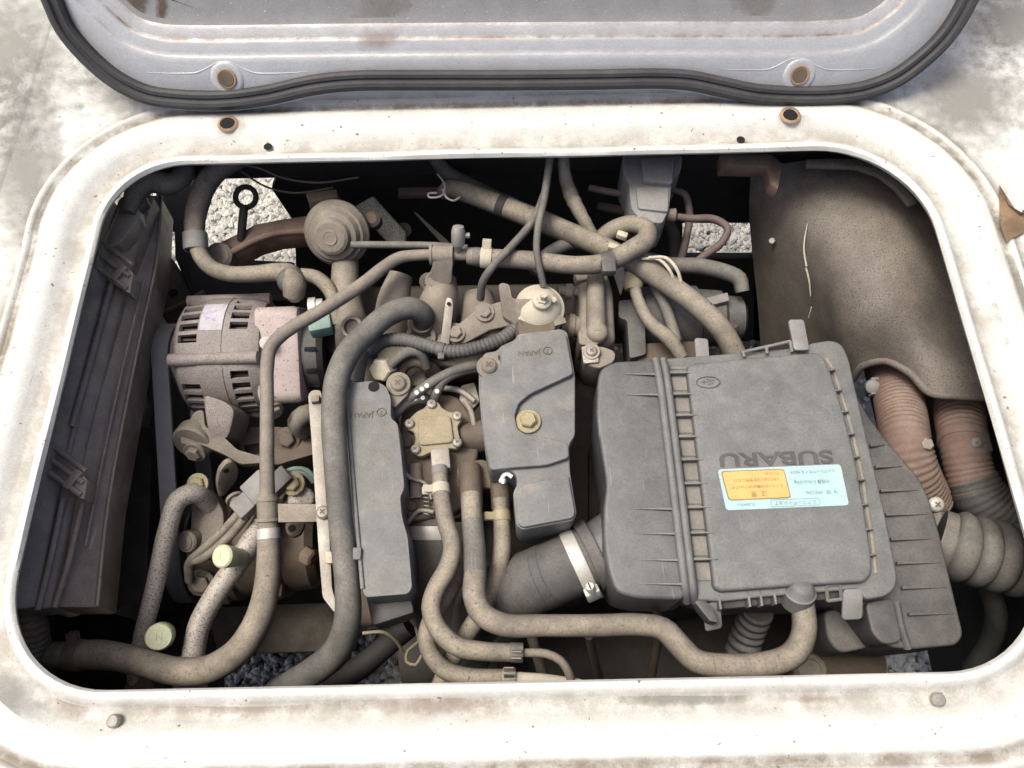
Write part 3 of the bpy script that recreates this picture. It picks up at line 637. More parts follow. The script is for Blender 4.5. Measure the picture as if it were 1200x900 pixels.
bm = B(); lathe(bm, ac-aax*.05, aax, [(0, .02), (.002, .055), (.09, .0575), (.095, .02)], 36); emit(bm, 'stator_core', 'hole', alt)
bm = B()
for k in range(30):
    a = -60+k*6; box(bm, ap(0.0, .0582, a), aax, (ap(0, 1, a+90)-ac), ap(0, 1, a)-ac, .085, .0028, .003, 0)
emit(bm, 'windings', 'castbrown', alt)
# flange rib between slots and foot
bm = B(); lathe(bm, ac-aax*.022, aax, [(0, AR*.97), (.001, AR*1.012), (.028, AR*1.012), (.03, AR*.97)], 60, False, False); emit(bm, 'centre_band', 'alu', alt, 30)
for a in (-62, 28, 110):   # through bolts lugs
    bm = B(); tube(bm, [ap(-.052, AR*.97, a), ap(.046, AR*.97, a)], .0075, 12); emit(bm, 'bolt_lug', 'alu', alt, 50)
bm = B(); P = [W(238, 462, -.128), W(262, 470, -.122), W(275, 480, -.125), W(271, 500, -.145), W(266, 515, -.158), W(248, 516, -.158), W(242, 495, -.142)]
prism(bm, round_poly(P, .008), (0, .012, -.05), .004, 3); emit(bm, 'mounting_foot', 'alu', alt)
# label
bm = B(); k = 10; a0, a1 = -33, 1; q = []
for i in range(k+1): a = a0+(a1-a0)*i/k; q.append((bm.verts.new(ap(-.0195, AR*1.018, a)), bm.verts.new(ap(.0065, AR*1.018, a))))
for (a, b), (c, d) in zip(q, q[1:]): bm.faces.new((a, b, d, c))
emit(bm, 'label_sticker', 'paper', alt, 60)
# rear cover: rounded square drum
def rsq(hw, r, k=6):
    out = []
    for cx, cy, a0 in ((hw-r, hw-r, 0), (-hw+r, hw-r, 90), (-hw+r, -hw+r, 180), (hw-r, -hw+r, 270)):
        for i in range(k+1): a = R(a0+90*i/k); out.append((cx+r*math.cos(a), cy+r*math.sin(a)))
    return out
bm = B(); rr = []; cyd = -(v0 if v0.y > 0 else -v0); cu = (u0*math.cos(R(27))+cyd*math.sin(R(27))); cv = (cyd*math.cos(R(27))-u0*math.sin(R(27)))
for d, s_ in ((.040, .97), (.0415, 1.), (.083, 1.), (.088, .97), (.090, .9)):
    rr.append([bm.verts.new(ac+aax*d+(cu*(a*s_)+cv*(b*s_))) for a, b in rsq(.056, .013)])
for a, b in zip(rr, rr[1:]):
    for i in range(len(a)): bm.faces.new((a[i], a[(i+1) % len(a)], b[(i+1) % len(a)], b[i]))
bm.faces.new(rr[0][::-1]); bm.faces.new(rr[-1]); emit(bm, 'rear_cover', 'alupink', alt, 40)
bm = B(); lathe(bm, ac+aax*.088, aax, [(0, .05), (.018, .047), (.024, .04), (.024, .012)], 36); emit(bm, 'brush_end', 'plasticdark', alt)
for a in (20, 50, 80, 110):
    bm = B(); box(bm, ap(.1, .0485, a), aax, ap(0, 1, a+90)-ac, ap(0, 1, a)-ac, .012, .005, .003, .0005); emit(bm, 'end_slot', 'hole', alt)
bm = B(); box(bm, W(376, 381, -.112), (1, .2, 0), (-.2, 1, 0), Z, .026, .022, .02, .003); emit(bm, 'plug', 'teal', alt)
bm = B(); lathe(bm, W(362, 362, -.11), (1, .1, -.1), [(0, .013), (.008, .013), (.009, .011), (.016, .011), (.017, .008), (.024, .008)], 20); emit(bm, 'terminal_boss', 'bright', alt)
bolt(alt, W(312, 402, -.112), (.2, -.5, 1), .005, 'bright'); bolt(alt, W(322, 482, -.14), (.7, -.7, .3), .007, 'castdusty')
bm = B(); bx = ac-aax*.058; lathe(bm, bx, -aax, [(-.006, .03), (.0, .036), (.002, .0395), (.004, .0395), (.006, .036), (.022, .036), (.024, .0395), (.026, .0395), (.028, .034)], 44); emit(bm, 'pulley', 'steel', alt)

# ================================================================== AIR CONDITIONING COMPRESSOR AND BELT
cc = W(296, 640, -.262); cax = Vector((1, .04, 0)).normalized()
comp = thing('compressor', 'brown dusty air conditioning compressor with pulley below the alternator', 'compressor', cc-Z*.07)
bm = B(); lathe(bm, cc, cax, [(-.05, .045), (-.048, .056), (-.02, .058), (-.018, .062), (-.010, .062), (-.008, .057), (.03, .057), (.032, .0615), (.045, .0615), (.047, .056), (.075, .054), (.083, .046), (.085, .02)], 48); emit(bm, 'body', 'castbrown', comp)
bm = B(); lathe(bm, cc-cax*.055, -cax, [(-.004, .04), (0, .052), (.002, .06), (.005, .06), (.007, .055), (.024, .055), (.026, .06), (.029, .06), (.031, .05)], 48); emit(bm, 'pulley', 'blackdeep', comp)
for a in (-30, 15, 60, 105):
    aa = R(a); p = cc-cax*.045+(Z*math.cos(aa)-Y*math.sin(aa))*.055; bm = B()
    lathe(bm, p, cax, [(-.006, .011), (.02, .011), (.022, .008)], 20); lathe(bm, p-cax*.006, -cax, [(0, .006), (.001, .0055)], 16); emit(bm, 'bolt_lug', 'castdusty', comp)
for a in (-20, 25, 70):
    aa = R(a); p = cc+cax*.04+(Z*math.cos(aa)-Y*math.sin(aa))*.062; bm = B(); box(bm, p, cax, Y, Z, .02, .018, .018, .004); o = emit(bm, 'case_lug', 'castbrown', comp)
bm = B(); lathe(bm, W(357, 649, -.2), (.9, -.5, .2), [(0, .010), (.012, .010), (.014, .007)], 6); emit(bm, 'drain_plug', 'rust', comp)
bm = B(); pprism(bm, [(225, 575), (248, 572), (262, 600), (262, 640), (240, 655), (222, 640)], -.19, .04, .006, 3, rnd=.006); emit(bm, 'port_block', 'castdusty', comp)
bm = B(); lathe(bm, W(219, 635, -.185), (-.3, -.5, 1), [(-.02, .012), (.0, .0125), (.002, .011), (.002, .0085), (.0035, .008), (.0035, .003)], 24); emit(bm, 'switch_plug', 'castdusty', comp)
bolt(comp, W(232, 567, -.168), (0, -.3, 1), .008, 'brass'); bolt(comp, W(246, 650, -.215), (.1, -.5, 1), .008, 'castdusty'); bolt(comp, W(236, 683, -.215), (.1, -.6, 1), .01, 'castdusty')
# belt in the plane of the two pulleys
bm = B(); pa, ra = bx-aax*.014, .0385; pb, rb = cc-cax*.07, .0575; bxm = (pa.x+pb.x)/2
A2, B2 = Vector((pa.y, pa.z)), Vector((pb.y, pb.z)); dv = B2-A2; dd_ = dv.length; th = math.atan2(dv.y, dv.x); be = math.acos((ra-rb)/dd_)
loop = []
for i in range(25): a = th+be+(2*math.pi-2*be)*i/24; loop.append((A2.x+ra*math.cos(a), A2.y+ra*math.sin(a), pa.x))
for i in range(33): a = th-be+(2*be)*i/32; loop.append((B2.x+rb*math.cos(a), B2.y+rb*math.sin(a), pb.x))
den = []
for i in range(len(loop)):
    a, b = loop[i], loop[(i+1) % len(loop)]; k = max(1, int(math.dist(a, b)/.01))
    for j in range(k): den.append(tuple(a[q]+(b[q]-a[q])*j/k for q in range(3)))
loop = den; nl = len(loop); rgs = []
for i in range(nl):
    y, z, x = loop[i]; y2, z2, _ = loop[(i+1) % nl]; y0_, z0_, _ = loop[i-1]; ty, tz = y2-y0_, z2-z0_; l = math.hypot(ty, tz); ny, nz = tz/l, -ty/l
    cy_, cz_ = (A2.x+B2.x)/2, (A2.y+B2.y)/2
    if (y-cy_)*ny+(z-cz_)*nz < 0: ny, nz = -ny, -nz
    rgs.append([bm.verts.new((x+wx, y+ny*h, z+nz*h)) for wx, h in ((-.0095, 0), (-.0095, .0035), (-.009, .004), (.009, .004), (.0095, .0035), (.0095, 0))])
for i in range(nl):
    a, b = rgs[i], rgs[(i+1) % nl]
    for j in range(6): bm.faces.new((a[j], a[(j+1) % 6], b[(j+1) % 6], b[j]))
tag(emit(bm, 'drive_belt', 'belt', None, 30), 'flat dark grey drive belt running from alternator pulley down to compressor pulley', 'belt')

# alternator lower bracket and adjuster
t = thing('adjuster_bracket', 'dusty cast belt adjuster bracket with bolt under the alternator foot', 'bracket', W(245, 530, -.22))
bm = B(); pprism(bm, [(228, 482, -.15), (238, 480, -.15), (240, 500, -.15), (262, 512, -.155), (278, 527, -.165), (310, 536, -.18), (312, 542, -.18), (282, 544, -.175), (262, 532, -.165), (238, 522, -.16), (212, 520, -.155), (212, 510, -.155)], 0, .012, .003, 2, rnd=.004); emit(bm, 'arm', 'castdusty', t)
bm = B(); lathe(bm, W(226, 518, -.165), (-.15, -.85, .5), [(-.012, .023), (.002, .023), (.004, .021)], 30); emit(bm, 'pad', 'castdusty', t)
bolt(t, W(228, 530, -.158), (-.15, -.85, .5), .0085, 'castdusty')
t = thing('slotted_lug', 'upright oval steel lug with a slotted hole beside the pipe flange bolt', 'bracket', W(265, 590, -.24))
bm = B(); fr = Vector((.55, -.8, .25)).normalized(); P = [W(250, 560, -.17), W(251, 540, -.155), (W(258, 530, -.15)), W(268, 534, -.15), W(279, 548, -.155), W(284, 560, -.165), W(283, 575, -.175), W(270, 593, -.185), W(261, 590, -.185)]
c0 = sum(P, Vector())/len(P); P = [p-fr*((p-c0).dot(fr)) for p in P]; prism(bm, round_poly(P, .008), -fr*.007, .001); emit(bm, 'plate', 'castdusty', t)
bm = B(); q = W(262, 546, -.157); q = q-fr*((q-c0).dot(fr))+fr*.0004; tube(bm, [q+Z*.006, q-Z*.006], .0032, 10, flat=(fr, .15)); emit(bm, 'slot', 'blackdeep', t)
bolt(t, W(276, 585, -.178), fr, .007, 'castdusty')
t = thing('engine_mount_bracket', 'dark ribbed engine mount casting behind the steel coolant pipe', 'bracket', W(335, 530, -.26))
bm = B(); pprism(bm, [(275, 500), (330, 500), (350, 505), (372, 490), (376, 530), (340, 540), (325, 545), (285, 540)], -.2, .05, .006, 3, rnd=.006); emit(bm, 'casting', 'castbrown', t)
bm = B(); pprism(bm, [(285, 522), (318, 516), (314, 530), (290, 533)], -.1985, .002, .0005, rnd=.003); emit(bm, 'opening', 'hole', t)
bolt(t, W(337, 515, -.198), (0, -.3, 1), .010, 'castbrown')
bm = B(); tube(bm, [W(355, 505, -.19), W(348, 495, -.17), (W(356, 486, -.165)), W(374, 484, -.17)], .011, 16); emit(bm, 'elbow_pipe', 'castdusty', t, 60)

# ================================================================== AIR CONDITIONING PIPES
t, *pp = p1 = hose('ac_pipe', 'speckled bare aluminium air conditioning pipe with a large pale green service cap', [(248, 596, -.2, 11), (228, 578, -.165, 12), (209, 586, -.158, 11.5), (198, 615, -.16, 11), (181, 690, -.175, 10.5), (165, 755, -.195, 10), (158, 806, -.21, 10)], 'pipealu', 'pipe')
bm = B(); cp = W(187, 746, -.152); cx = Vector((.25, -.2, .9)).normalized(); lathe(bm, cp, cx, [(-.028, .011), (-.012, .012), (-.012, .0125), (.0, .0135), (.003, .0135), (.005, .012)], 30); cpo = emit(bm, 'service_cap', 'cap', t, 40)
bm = B()
for k in range(36):
    a = k/36*6.283; uu = cx.orthogonal().normalized(); vv = cx.cross(uu); dd = uu*math.cos(a)+vv*math.sin(a); box(bm, cp-cx*.005+dd*.0132, cx, dd.cross(cx), dd, .012, .001, .0008, 0)
emit(bm, 'cap_knurl', 'cap', cpo)
put_text('H', cp+cx*.0052, .010, 'cap', cpo, 'cap_letter', X, nrm=cx)
bm = B(); pprism(bm, [(146, 790), (178, 788), (182, 812), (145, 812)], -.2, .03, .004); emit(bm, 'pipe_joint', 'castbrown', t)
t, *pp = p2 = hose('ac_pipe', 'thick speckled aluminium air conditioning pipe with a small pale green cap halfway along', [(322, 590, -.20, 12), (305, 618, -.17, 13), (285, 650, -.165, 13), (252, 698, -.172, 13), (234, 732, -.178, 13), (227, 765, -.183, 13), (222, 812, -.19, 13)], 'pipealu', 'pipe')
bm = B(); cp = W(262, 652, -.128); cx = Vector((-.25, -.15, .95)).normalized(); lathe(bm, cp, cx, [(-.03, .009), (-.016, .0095), (-.016, .0105), (-.003, .0118), (.002, .0118), (.004, .010)], 28); cpo = emit(bm, 'service_cap', 'cap', t, 40)
put_text('L', cp+cx*.0042, .010, 'cap', cpo, 'cap_letter', X, nrm=cx)
band(t, p2, 226, 775, .014, 'pipealu', 1.35, 'collar'); band(t, p2, 223, 800, .02, 'pipealu', 1.5, 'collar')

# ================================================================== COOLANT PIPE AND ITS HOSES
t, *pp = cp_ = hose('coolant_pipe', 'long bent dusty steel coolant pipe crossing over the alternator', [(314, 615, -.102, 10), (313, 560, -.088, 8.5), (313, 470, -.074, 8), (313, 430, -.069, 8), (317, 408, -.066, 8), (332, 391, -.064, 8), (380, 362, -.062, 8), (425, 333, -.060, 8), (450, 313, -.060, 7.5), (468, 302, -.060, 7), (490, 299, -.060, 6.5), (548, 299, -.060, 6.5)], 'castdusty', 'pipe', wob=0)
band(t, cp_, 314, 597, .03, 'castdusty', 1.28, 'sleeve'); band(t, cp_, 314, 583, .003, 'castdusty', 1.5, 'bead'); band(t, cp_, 314, 608, .003, 'castdusty', 1.5, 'bead')
bm = B(); pprism(bm, [(325, 590, -.094), (386, 591, -.09), (388, 611, -.09), (326, 612, -.096)], 0, .003, .0008); emit(bm, 'bracket_arm', 'castdusty', t)
bolt(t, W(379, 601, -.089), Z, .0068, 'steel', cross=True, washer=False)
band(t, cp_, 506, 300, .003, 'castdusty', 1.9, 'bead'); band(t, cp_, 531, 299, .003, 'castdusty', 1.9, 'bead'); band(t, cp_, 518, 300, .02, 'castdusty', 1.7, 'sleeve')
bm = B(); pprism(bm, [(507, 292, -.052), (530, 292, -.052), (530, 312, -.056), (529, 330, -.085), (524, 340, -.095), (513, 344, -.098), (502, 340, -.095), (499, 330, -.09), (507, 312, -.06)], 0, .003, .0008, rnd=.004); emit(bm, 'bracket_strap', 'castdusty', t)
bolt(t, W(510, 329, -.086), (0, -.5, .86), .0075, 'castdusty')
bm = B(); tube(bm, [W(537, 298, -.06), W(537, 286, -.045)], .0045, 12); lathe(bm, W(537, 287, -.044), (W(537, 270, -.03)-W(537, 287, -.044)), [(0, .0065), (.004, .0075), (.016, .0075), (.021, .006), (.022, .003)], 16); lathe(bm, W(544, 276, -.036), X, [(0, .003), (.006, .003)], 8); o = emit(bm, 'bleed_nipple', 'steel', t)
t, *pp = h = hose('coolant_hose', 'dusty tan coolant hose clamped to the steel pipe at the near left corner', [(62, 768, -.155, 15), (84, 768, -.153, 17), (112, 767, -.15, 17), (140, 770, -.148, 16), (175, 779, -.143, 15.5), (210, 787, -.14, 16), (245, 784, -.136, 16.5), (280, 762, -.13, 16.5), (303, 725, -.122, 16), (313, 685, -.115, 15), (315, 645, -.108, 13.5), (314, 606, -.101, 12)], 'rubbertan')
band(t, h, 88, 768, .014, 'rust', 1.07, 'clamp', ear=(0.2, .75, .5))
bm = B(); tube(bm, [W(36, 766, -.157), W(70, 768, -.155)], .0105, 14); emit(bm, 'pipe_stub', 'castdusty', t)
bm = B(); p, tt, q = at(h, 316, 627); lathe(bm, p-tt*.005, tt, [(0, q*1.0), (0, q*1.04), (.010, q*1.04), (.010, q)], 20, False, False); emit(bm, 'tape', 'bright', t)
t, *pp = h = hose('coolant_hose', 'grey dusty coolant hose looping back over the long tan pipe', [(548, 300, -.060, 10.5), (570, 302, -.060, 11), (620, 305, -.061, 11), (680, 311, -.062, 11), (712, 307, -.062, 11.5), (738, 294, -.062, 12), (757, 281, -.064, 12), (757, 268, -.068, 11), (740, 263, -.074, 11), (718, 270, -.085, 11), (700, 285, -.1, 11)], 'rubbertan')
band(t, h, 567, 301, .012, 'cream', 1.12, 'clamp', ear=(0, .6, .8)); band(t, h, 556, 300, .008, 'rubber', 1.04, 'hose_bead')
band(t, h, 712, 307, .014, 'plasticdark', 1.12, 'cable_tie'); 
bm = B(); box(bm, W(713, 313, -.052), X, Y, Z, .016, .018, .012, .003); emit(bm, 'tie_block', 'plasticdark', t)

# ================================================================== BIG BLACK HOSE AND ITS BRACKET
t, *pp = h = hose('radiator_hose', 'thick smooth dark grey radiator hose curving down between alternator and left cover', [(495, 384, -.115, 12), (495, 368, -.088, 13), (480, 361, -.074, 13.5), (455, 369, -.068, 13.5), (428, 392, -.063, 14), (408, 414, -.061, 14.5), (395, 445, -.06, 14.5), (391, 485, -.06, 14.5), (394, 545, -.063, 14.5), (400, 620, -.07, 14.5), (407, 685, -.08, 15), (407, 728, -.094, 16), (395, 762, -.12, 17), (365, 788, -.155, 17), (325, 812, -.2, 17)], 'rubber', wob=.008)
t = thing('hose_bracket', 'long dusty metal bracket rail standing beside the thick dark radiator hose', 'bracket', W(375, 690, -.15))
bm = B(); pprism(bm, [(361, 462), (366, 457), (376, 457), (379, 480), (384, 585), (389, 690), (396, 712), (392, 718), (378, 700), (373, 640), (366, 530)], -.090, .006, .0012, rnd=.004); emit(bm, 'rail', 'steel', t)
bm = B(); pprism(bm, [(364, 463), (374, 462), (374, 470), (364, 471)], -.083, .008, .001); emit(bm, 'upper_tab', 'castdusty', t)
bm = B(); pprism(bm, [(381, 646), (391, 646), (391, 660), (382, 660)], -.085, .006, .001); emit(bm, 'lower_tab', 'cream', t)

# ================================================================== LEFT TIMING COVER
t = thing('ignition_cover', 'narrow grey plastic cover marked JAPAN beside the thick dark radiator hose', 'cover', W(440, 690, -.16))
bm = B(); pprism(bm, [(401, 445), (404, 440), (411, 444), (416, 448), (438, 446), (452, 452), (458, 466), (458, 490), (466, 496), (470, 530), (474, 572), (469, 582), (471, 605), (478, 630), (483, 688), (478, 696), (428, 700), (424, 690), (415, 590), (406, 480)], -.072, .055, .004, 3, rnd=.004); emit(bm, 'shell', 'cover', t)
bm = B(); tube(bm, [W(405, 445, -.0715), W(408, 490, -.0715), W(415, 575, -.0715), (W(425, 690, -.0715))], .0022, 8); emit(bm, 'edge_bead', 'cover', t, 60)
bm = B(); lathe(bm, W(438, 453, -.0716), Z, [(0, .0058), (.0006, .0056)], 22); emit(bm, 'hole', 'hole', t)
for a, b in ((402, 463), (416, 650)):
    bm = B(); box(bm, W(a, b, -.073), X, Y, Z, .014, .012, .012, .002); emit(bm, 'side_clip', 'cover', t)
put_text('JAPAN', W(424, 486, -.0716), .0082, 'dkmark', t, 'lettering', Vector((-1, .03, 0)), 1.0, .0002)
put_text('7', W(447, 483, -.0716), .0065, 'dkmark', t, 'mark', Vector((-1, .03, 0)), 1.0, .0002)
bm = B(); q = W(447, 483, -.0715); tube(bm, [q+X*.0046*math.cos(k/16*6.2832)+Y*.0042*math.sin(k/16*6.2832) for k in range(17)], .0005, 6, closed=True, step=.002); emit(bm, 'mark_ring', 'dkmark', t)
bm = B(); pprism(bm, [(428, 696), (480, 690), (486, 718), (436, 734)], -.115, .04, .004); emit(bm, 'lower_shell', 'plasticdark', t)
bm = B(); pprism(bm, [(472, 625), (484, 640), (487, 680), (480, 684)], -.1, .03, .003); emit(bm, 'side_web', 'plasticdark', t)
bolt(t, W(467, 450, -.080), (0, -.15, 1), .0085, 'castdusty', cross=True)
bm = B(); pprism(bm, [(457, 442), (474, 440), (482, 452), (478, 462), (462, 478), (456, 470)], -.083, .006, .0015, rnd=.003); emit(bm, 'mounting_tab', 'castdusty', t)

# ================================================================== CENTRE COVER
t = thing('distributor_cover', 'wide grey plastic cover marked JAPAN with brass bolt in the middle of the engine', 'cover', W(620, 610, -.13))
out = [(603, 398), (607, 391), (658, 385), (665, 389), (669, 412), (674, 440), (674, 510), (667, 521), (668, 552), (676, 602), (672, 610), (612, 621), (605, 616), (601, 577), (606, 568), (605, 556), (596, 550), (574, 553), (569, 530), (565, 504), (561, 459), (561, 426), (568, 413), (582, 411), (587, 405)]
bm = B(); pprism(bm, out, -.066, .055, .004, 3, rnd=.004); emit(bm, 'shell', 'cover', t)
bm = B(); pprism(bm, [(604, 399), (608, 393), (657, 387), (663, 391), (672, 438), (650, 448), (622, 461), (608, 472), (603, 487), (606, 502), (616, 509), (640, 512), (666, 519), (667, 536), (640, 545), (600, 548), (575, 551), (570, 530), (566, 504), (563, 459), (563, 440), (586, 432), (589, 407)], -.0585, .0085, .003, 3, rnd=.004); emit(bm, 'raised_face', 'cover', t)
bm = B(); pprism(bm, [(611, 568), (666, 556), (674, 601), (671, 607), (613, 618), (607, 614), (604, 580)], -.0615, .006, .003, 3, rnd=.004); emit(bm, 'lower_pad', 'cover', t)
bm = B(); pprism(bm, [(566, 416), (584, 413), (584, 430), (576, 440), (563, 438)], -.0615, .006, .0015, rnd=.003); emit(bm, 'corner_tab', 'castdusty', t)
bolt(t, W(573, 430, -.0605), Z, .0085, 'castdusty', cross=True); bolt(t, W(619, 494, -.0640), Z, .0085, 'brass', h=.008)
put_text('JAPAN', W(620, 413.5, -.0583), .0082, 'dkmark', t, 'lettering', Vector((-1, -.03, 0)), 1.0, .0002)
put_text('7', W(642, 411, -.0583), .0065, 'dkmark', t, 'mark', Vector((-1, -.03, 0)), 1.0, .0002)
bm = B(); q = W(642, 411, -.0582); tube(bm, [q+X*.0046*math.cos(k/16*6.2832)+Y*.0042*math.sin(k/16*6.2832) for k in range(17)], .0005, 6, closed=True, step=.002); emit(bm, 'mark_ring', 'dkmark', t)
bm = B(); tube(bm, [W(590, 566, -.078), W(589, 559, -.074), W(594, 555, -.072), W(600, 559, -.073)], .0022, 8, step=.002); tube(bm, [W(586, 563, -.078), W(592, 564, -.076)], .0025, 8); emit(bm, 'white_clip', 'white', t, 60)
bm = B(); lathe(bm, W(628, 392, -.095), (0, .1, 1), [(-.03, .024), (.006, .024), (.012, .022), (.016, .020)], 36); emit(bm, 'neck', 'castbrown', t)

# ================================================================== CARBURETTOR / THROTTLE BODY
t = thing('carburettor', 'brown dusty carburettor with a square five screw cover plate', 'carburettor', W(520, 590, -.2))
bm = B(); pprism(bm, [(470, 480), (490, 462), (535, 462), (556, 490), (562, 530), (550, 560), (540, 600), (478, 612), (468, 560)], -.118, .07, .008, 3, rnd=.01); emit(bm, 'body', 'castbrown', t)
pl = [(478, 492), (488, 482), (497, 478), (503, 470), (513, 470), (518, 478), (528, 483), (538, 482), (542, 491), (536, 499), (538, 510), (541, 518), (536, 526), (526, 525), (510, 527), (494, 535), (486, 533), (482, 525), (487, 516), (485, 506), (476, 502), (474, 496)]
bm = B(); pprism(bm, pl, -.104, .010, .0015, 2, rnd=.003); emit(bm, 'cover_plate', 'yellowdust', t)
bm = B(); pprism(bm, [(490, 488), (528, 486), (532, 518), (490, 522)], -.1005, .004, .0018, 3, rnd=.006); emit(bm, 'plate_pad', 'yellowdust', t)
for a, b in ((506, 474), (536, 488), (536, 519), (487, 527), (480, 497)): bolt(t, W(a, b, -.1035), Z, .0052, 'steel', washer=False, cross=True, name='screw')
bm = B(); pprism(bm, [(504, 526), (526, 524), (528, 548), (506, 550)], -.098, .03, .0015); emit(bm, 'square_port', 'steel', t)
bm = B(); tube(bm, [W(540, 515, -.13), W(560, 512, -.125), W(580, 508, -.12)], .018, 20); emit(bm, 'throttle_bore', 'castbrown', t)
bm = B(); pprism(bm, [(474, 530), (500, 540), (502, 600), (482, 606), (474, 570)], -.125, .04, .004, rnd=.005); emit(bm, 'linkage_block', 'castbrown', t)
for a, b in ((483, 594), (478, 520), (490, 560)): bolt(t, W(a, b, -.12), Z, .006, 'castbrown', cross=(b == 594))
bm = B(); tube(bm, [W(487, 545, -.118), W(488, 585, -.118)], .007, 14); emit(bm, 'needle_tube', 'castdusty', t, 60)
bm = B(); tube(bm, [W(515, 548, -.10), W(516, 572, -.096)], .0085, 14); emit(bm, 'hose_spigot', 'connector', t)
bm = B(); pprism(bm, [(533, 548), (548, 541), (566, 537), (580, 545), (592, 556), (590, 572), (540, 572)], -.112, .04, .006, 3, rnd=.006); emit(bm, 'port_block', 'castbrown', t)
for pl_ in ([(551, 548, -.108, 13), (552, 570, -.102, 13.5), (553, 596, -.098, 13)], [(584, 556, -.118, 11), (586, 575, -.113, 11.5), (587, 598, -.109, 11)]):
    bm = B(); tube(bm, [W(*p[:3]) for p in pl_], [rad(*p) for p in pl_], 20); emit(bm, 'port_spigot', 'castbrown', t, 60)
for pts_, r_, m_ in (([(470, 545, -.112), (480, 560, -.108), (498, 566, -.11), (506, 585, -.115)], .0022, 'steel'), ([(478, 612, -.12), (492, 598, -.112), (508, 600, -.112)], .0025, 'steel'), ([(545, 470, -.112), (552, 482, -.11), (556, 500, -.112)], .003, 'castdusty'), ([(520, 455, -.12), (540, 458, -.115), (556, 470, -.118)], .0035, 'steel')):
    bm = B(); tube(bm, [W(*q) for q in pts_], r_, 8); emit(bm, 'linkage_rod', m_, t, 60)
bm = B(); pprism(bm, [(540, 452), (556, 448), (562, 470), (548, 486), (538, 474)], -.122, .012, .002, rnd=.003); emit(bm, 'lever', 'steel', t)
bm = B(); cpts = [W(500+4*math.sin(k*1.2), 575+k*.9, -.114)+Z*.004*math.cos(k*1.2) for k in range(34)]; tube(bm, cpts, .0008, 6, step=.002); emit(bm, 'return_spring', 'steel', t, 60)
bm = B(); pprism(bm, [(474, 600), (540, 592), (542, 606), (476, 616)], -.13, .03, .003); emit(bm, 'lower_flange', 'castbrown', t)

def rubber_conn(): pass
# hoses in the middle
t, *pp = h = hose('fuel_hose', 'pale dusty fuel hose bending in an S down from the square port', [(515, 556, -.094, 9.5), (517, 580, -.090, 10), (522, 610, -.088, 10.5), (530, 640, -.088, 11), (525, 665, -.088, 11.5), (511, 690, -.088, 11.5), (505, 712, -.088, 11.5), (513, 736, -.088, 11.5), (535, 757, -.088, 11.5), (565, 763, -.088, 11), (612, 765, -.088, 10.5)], 'rubbertan')
band(t, h, 516, 574, .010, 'cream', 1.1, 'clamp', ear=(-1, .1, .3)); band(t, h, 604, 765, .012, 'rubber', 1.08, 'clamp', ear=(0, -.2, 1), em='steel')
bm = B(); tube(bm, [W(610, 765, -.088), W(640, 766, -.089), W(657, 774, -.092), W(667, 790, -.1), W(671, 815, -.12)], .004, 12); emit(bm, 'metal_tube', 'castdusty', t, 60)
t, *pp = h = hose('fuel_hose', 'second pale fuel hose crossing beneath the S bent one and ending in a clip', [(537, 615, -.125, 10), (540, 650, -.122, 10.5), (532, 680, -.118, 10.5), (515, 710, -.115, 10.5), (501, 738, -.112, 10.5), (502, 760, -.11, 10.5), (520, 784, -.108, 10.5), (548, 793, -.107, 10.5), (604, 794, -.106, 10)], 'rubbertan')
band(t, h, 594, 794, .012, 'steel', 1.08, 'clamp', ear=(0, .3, 1))
bm = B(); tube(bm, [W(600, 794, -.106), W(640, 797, -.106), W(680, 803, -.11)], .0055, 12); emit(bm, 'metal_tube', 'cream', t)
t, *pp = he = hose('breather_hose', 'long fat tan breather hose running from carburettor round to the air box front', [(552, 580, -.098, 12), (553, 605, -.094, 12.5), (556, 640, -.090, 13), (557, 672, -.086, 13.5), (556, 697, -.082, 14), (565, 719, -.08, 14), (590, 732, -.078, 13.5), (640, 733, -.078, 13), (700, 733, -.078, 13), (748, 732, -.078, 13), (777, 737, -.078, 13.5), (797, 757, -.080, 14), (815, 774, -.082, 14), (845, 780, -.083, 14), (900, 778, -.083, 14.5), (930, 766, -.083, 15), (942, 742, -.080, 14.5), (941, 710, -.074, 13.5), (938, 690, -.068, 12.5)], 'rubbertan')
pk = [at(he, x, y) for x, y in ((553, 612), (555, 625), (557, 640), (557, 655), (557, 670))]; bm = B(); tube(bm, [a[0] for a in pk], [a[2]*1.012 for a in pk], 20, cap=False); emit(bm, 'dark_sleeve', 'rubber', t, 60)
t, *pp = h = hose('vacuum_hose', 'short pale hose with yellow clip passing under the fat breather hose', [(586, 585, -.108, 9.5), (588, 612, -.108, 10), (588, 645, -.112, 11), (580, 680, -.118, 11), (568, 710, -.123, 11), (548, 742, -.128, 11), (528, 775, -.132, 11), (515, 806, -.136, 11)], 'rubbertan')
band(t, h, 587, 605, .010, 'brass', 1.1, 'clamp', ear=(-1, 0, .3))
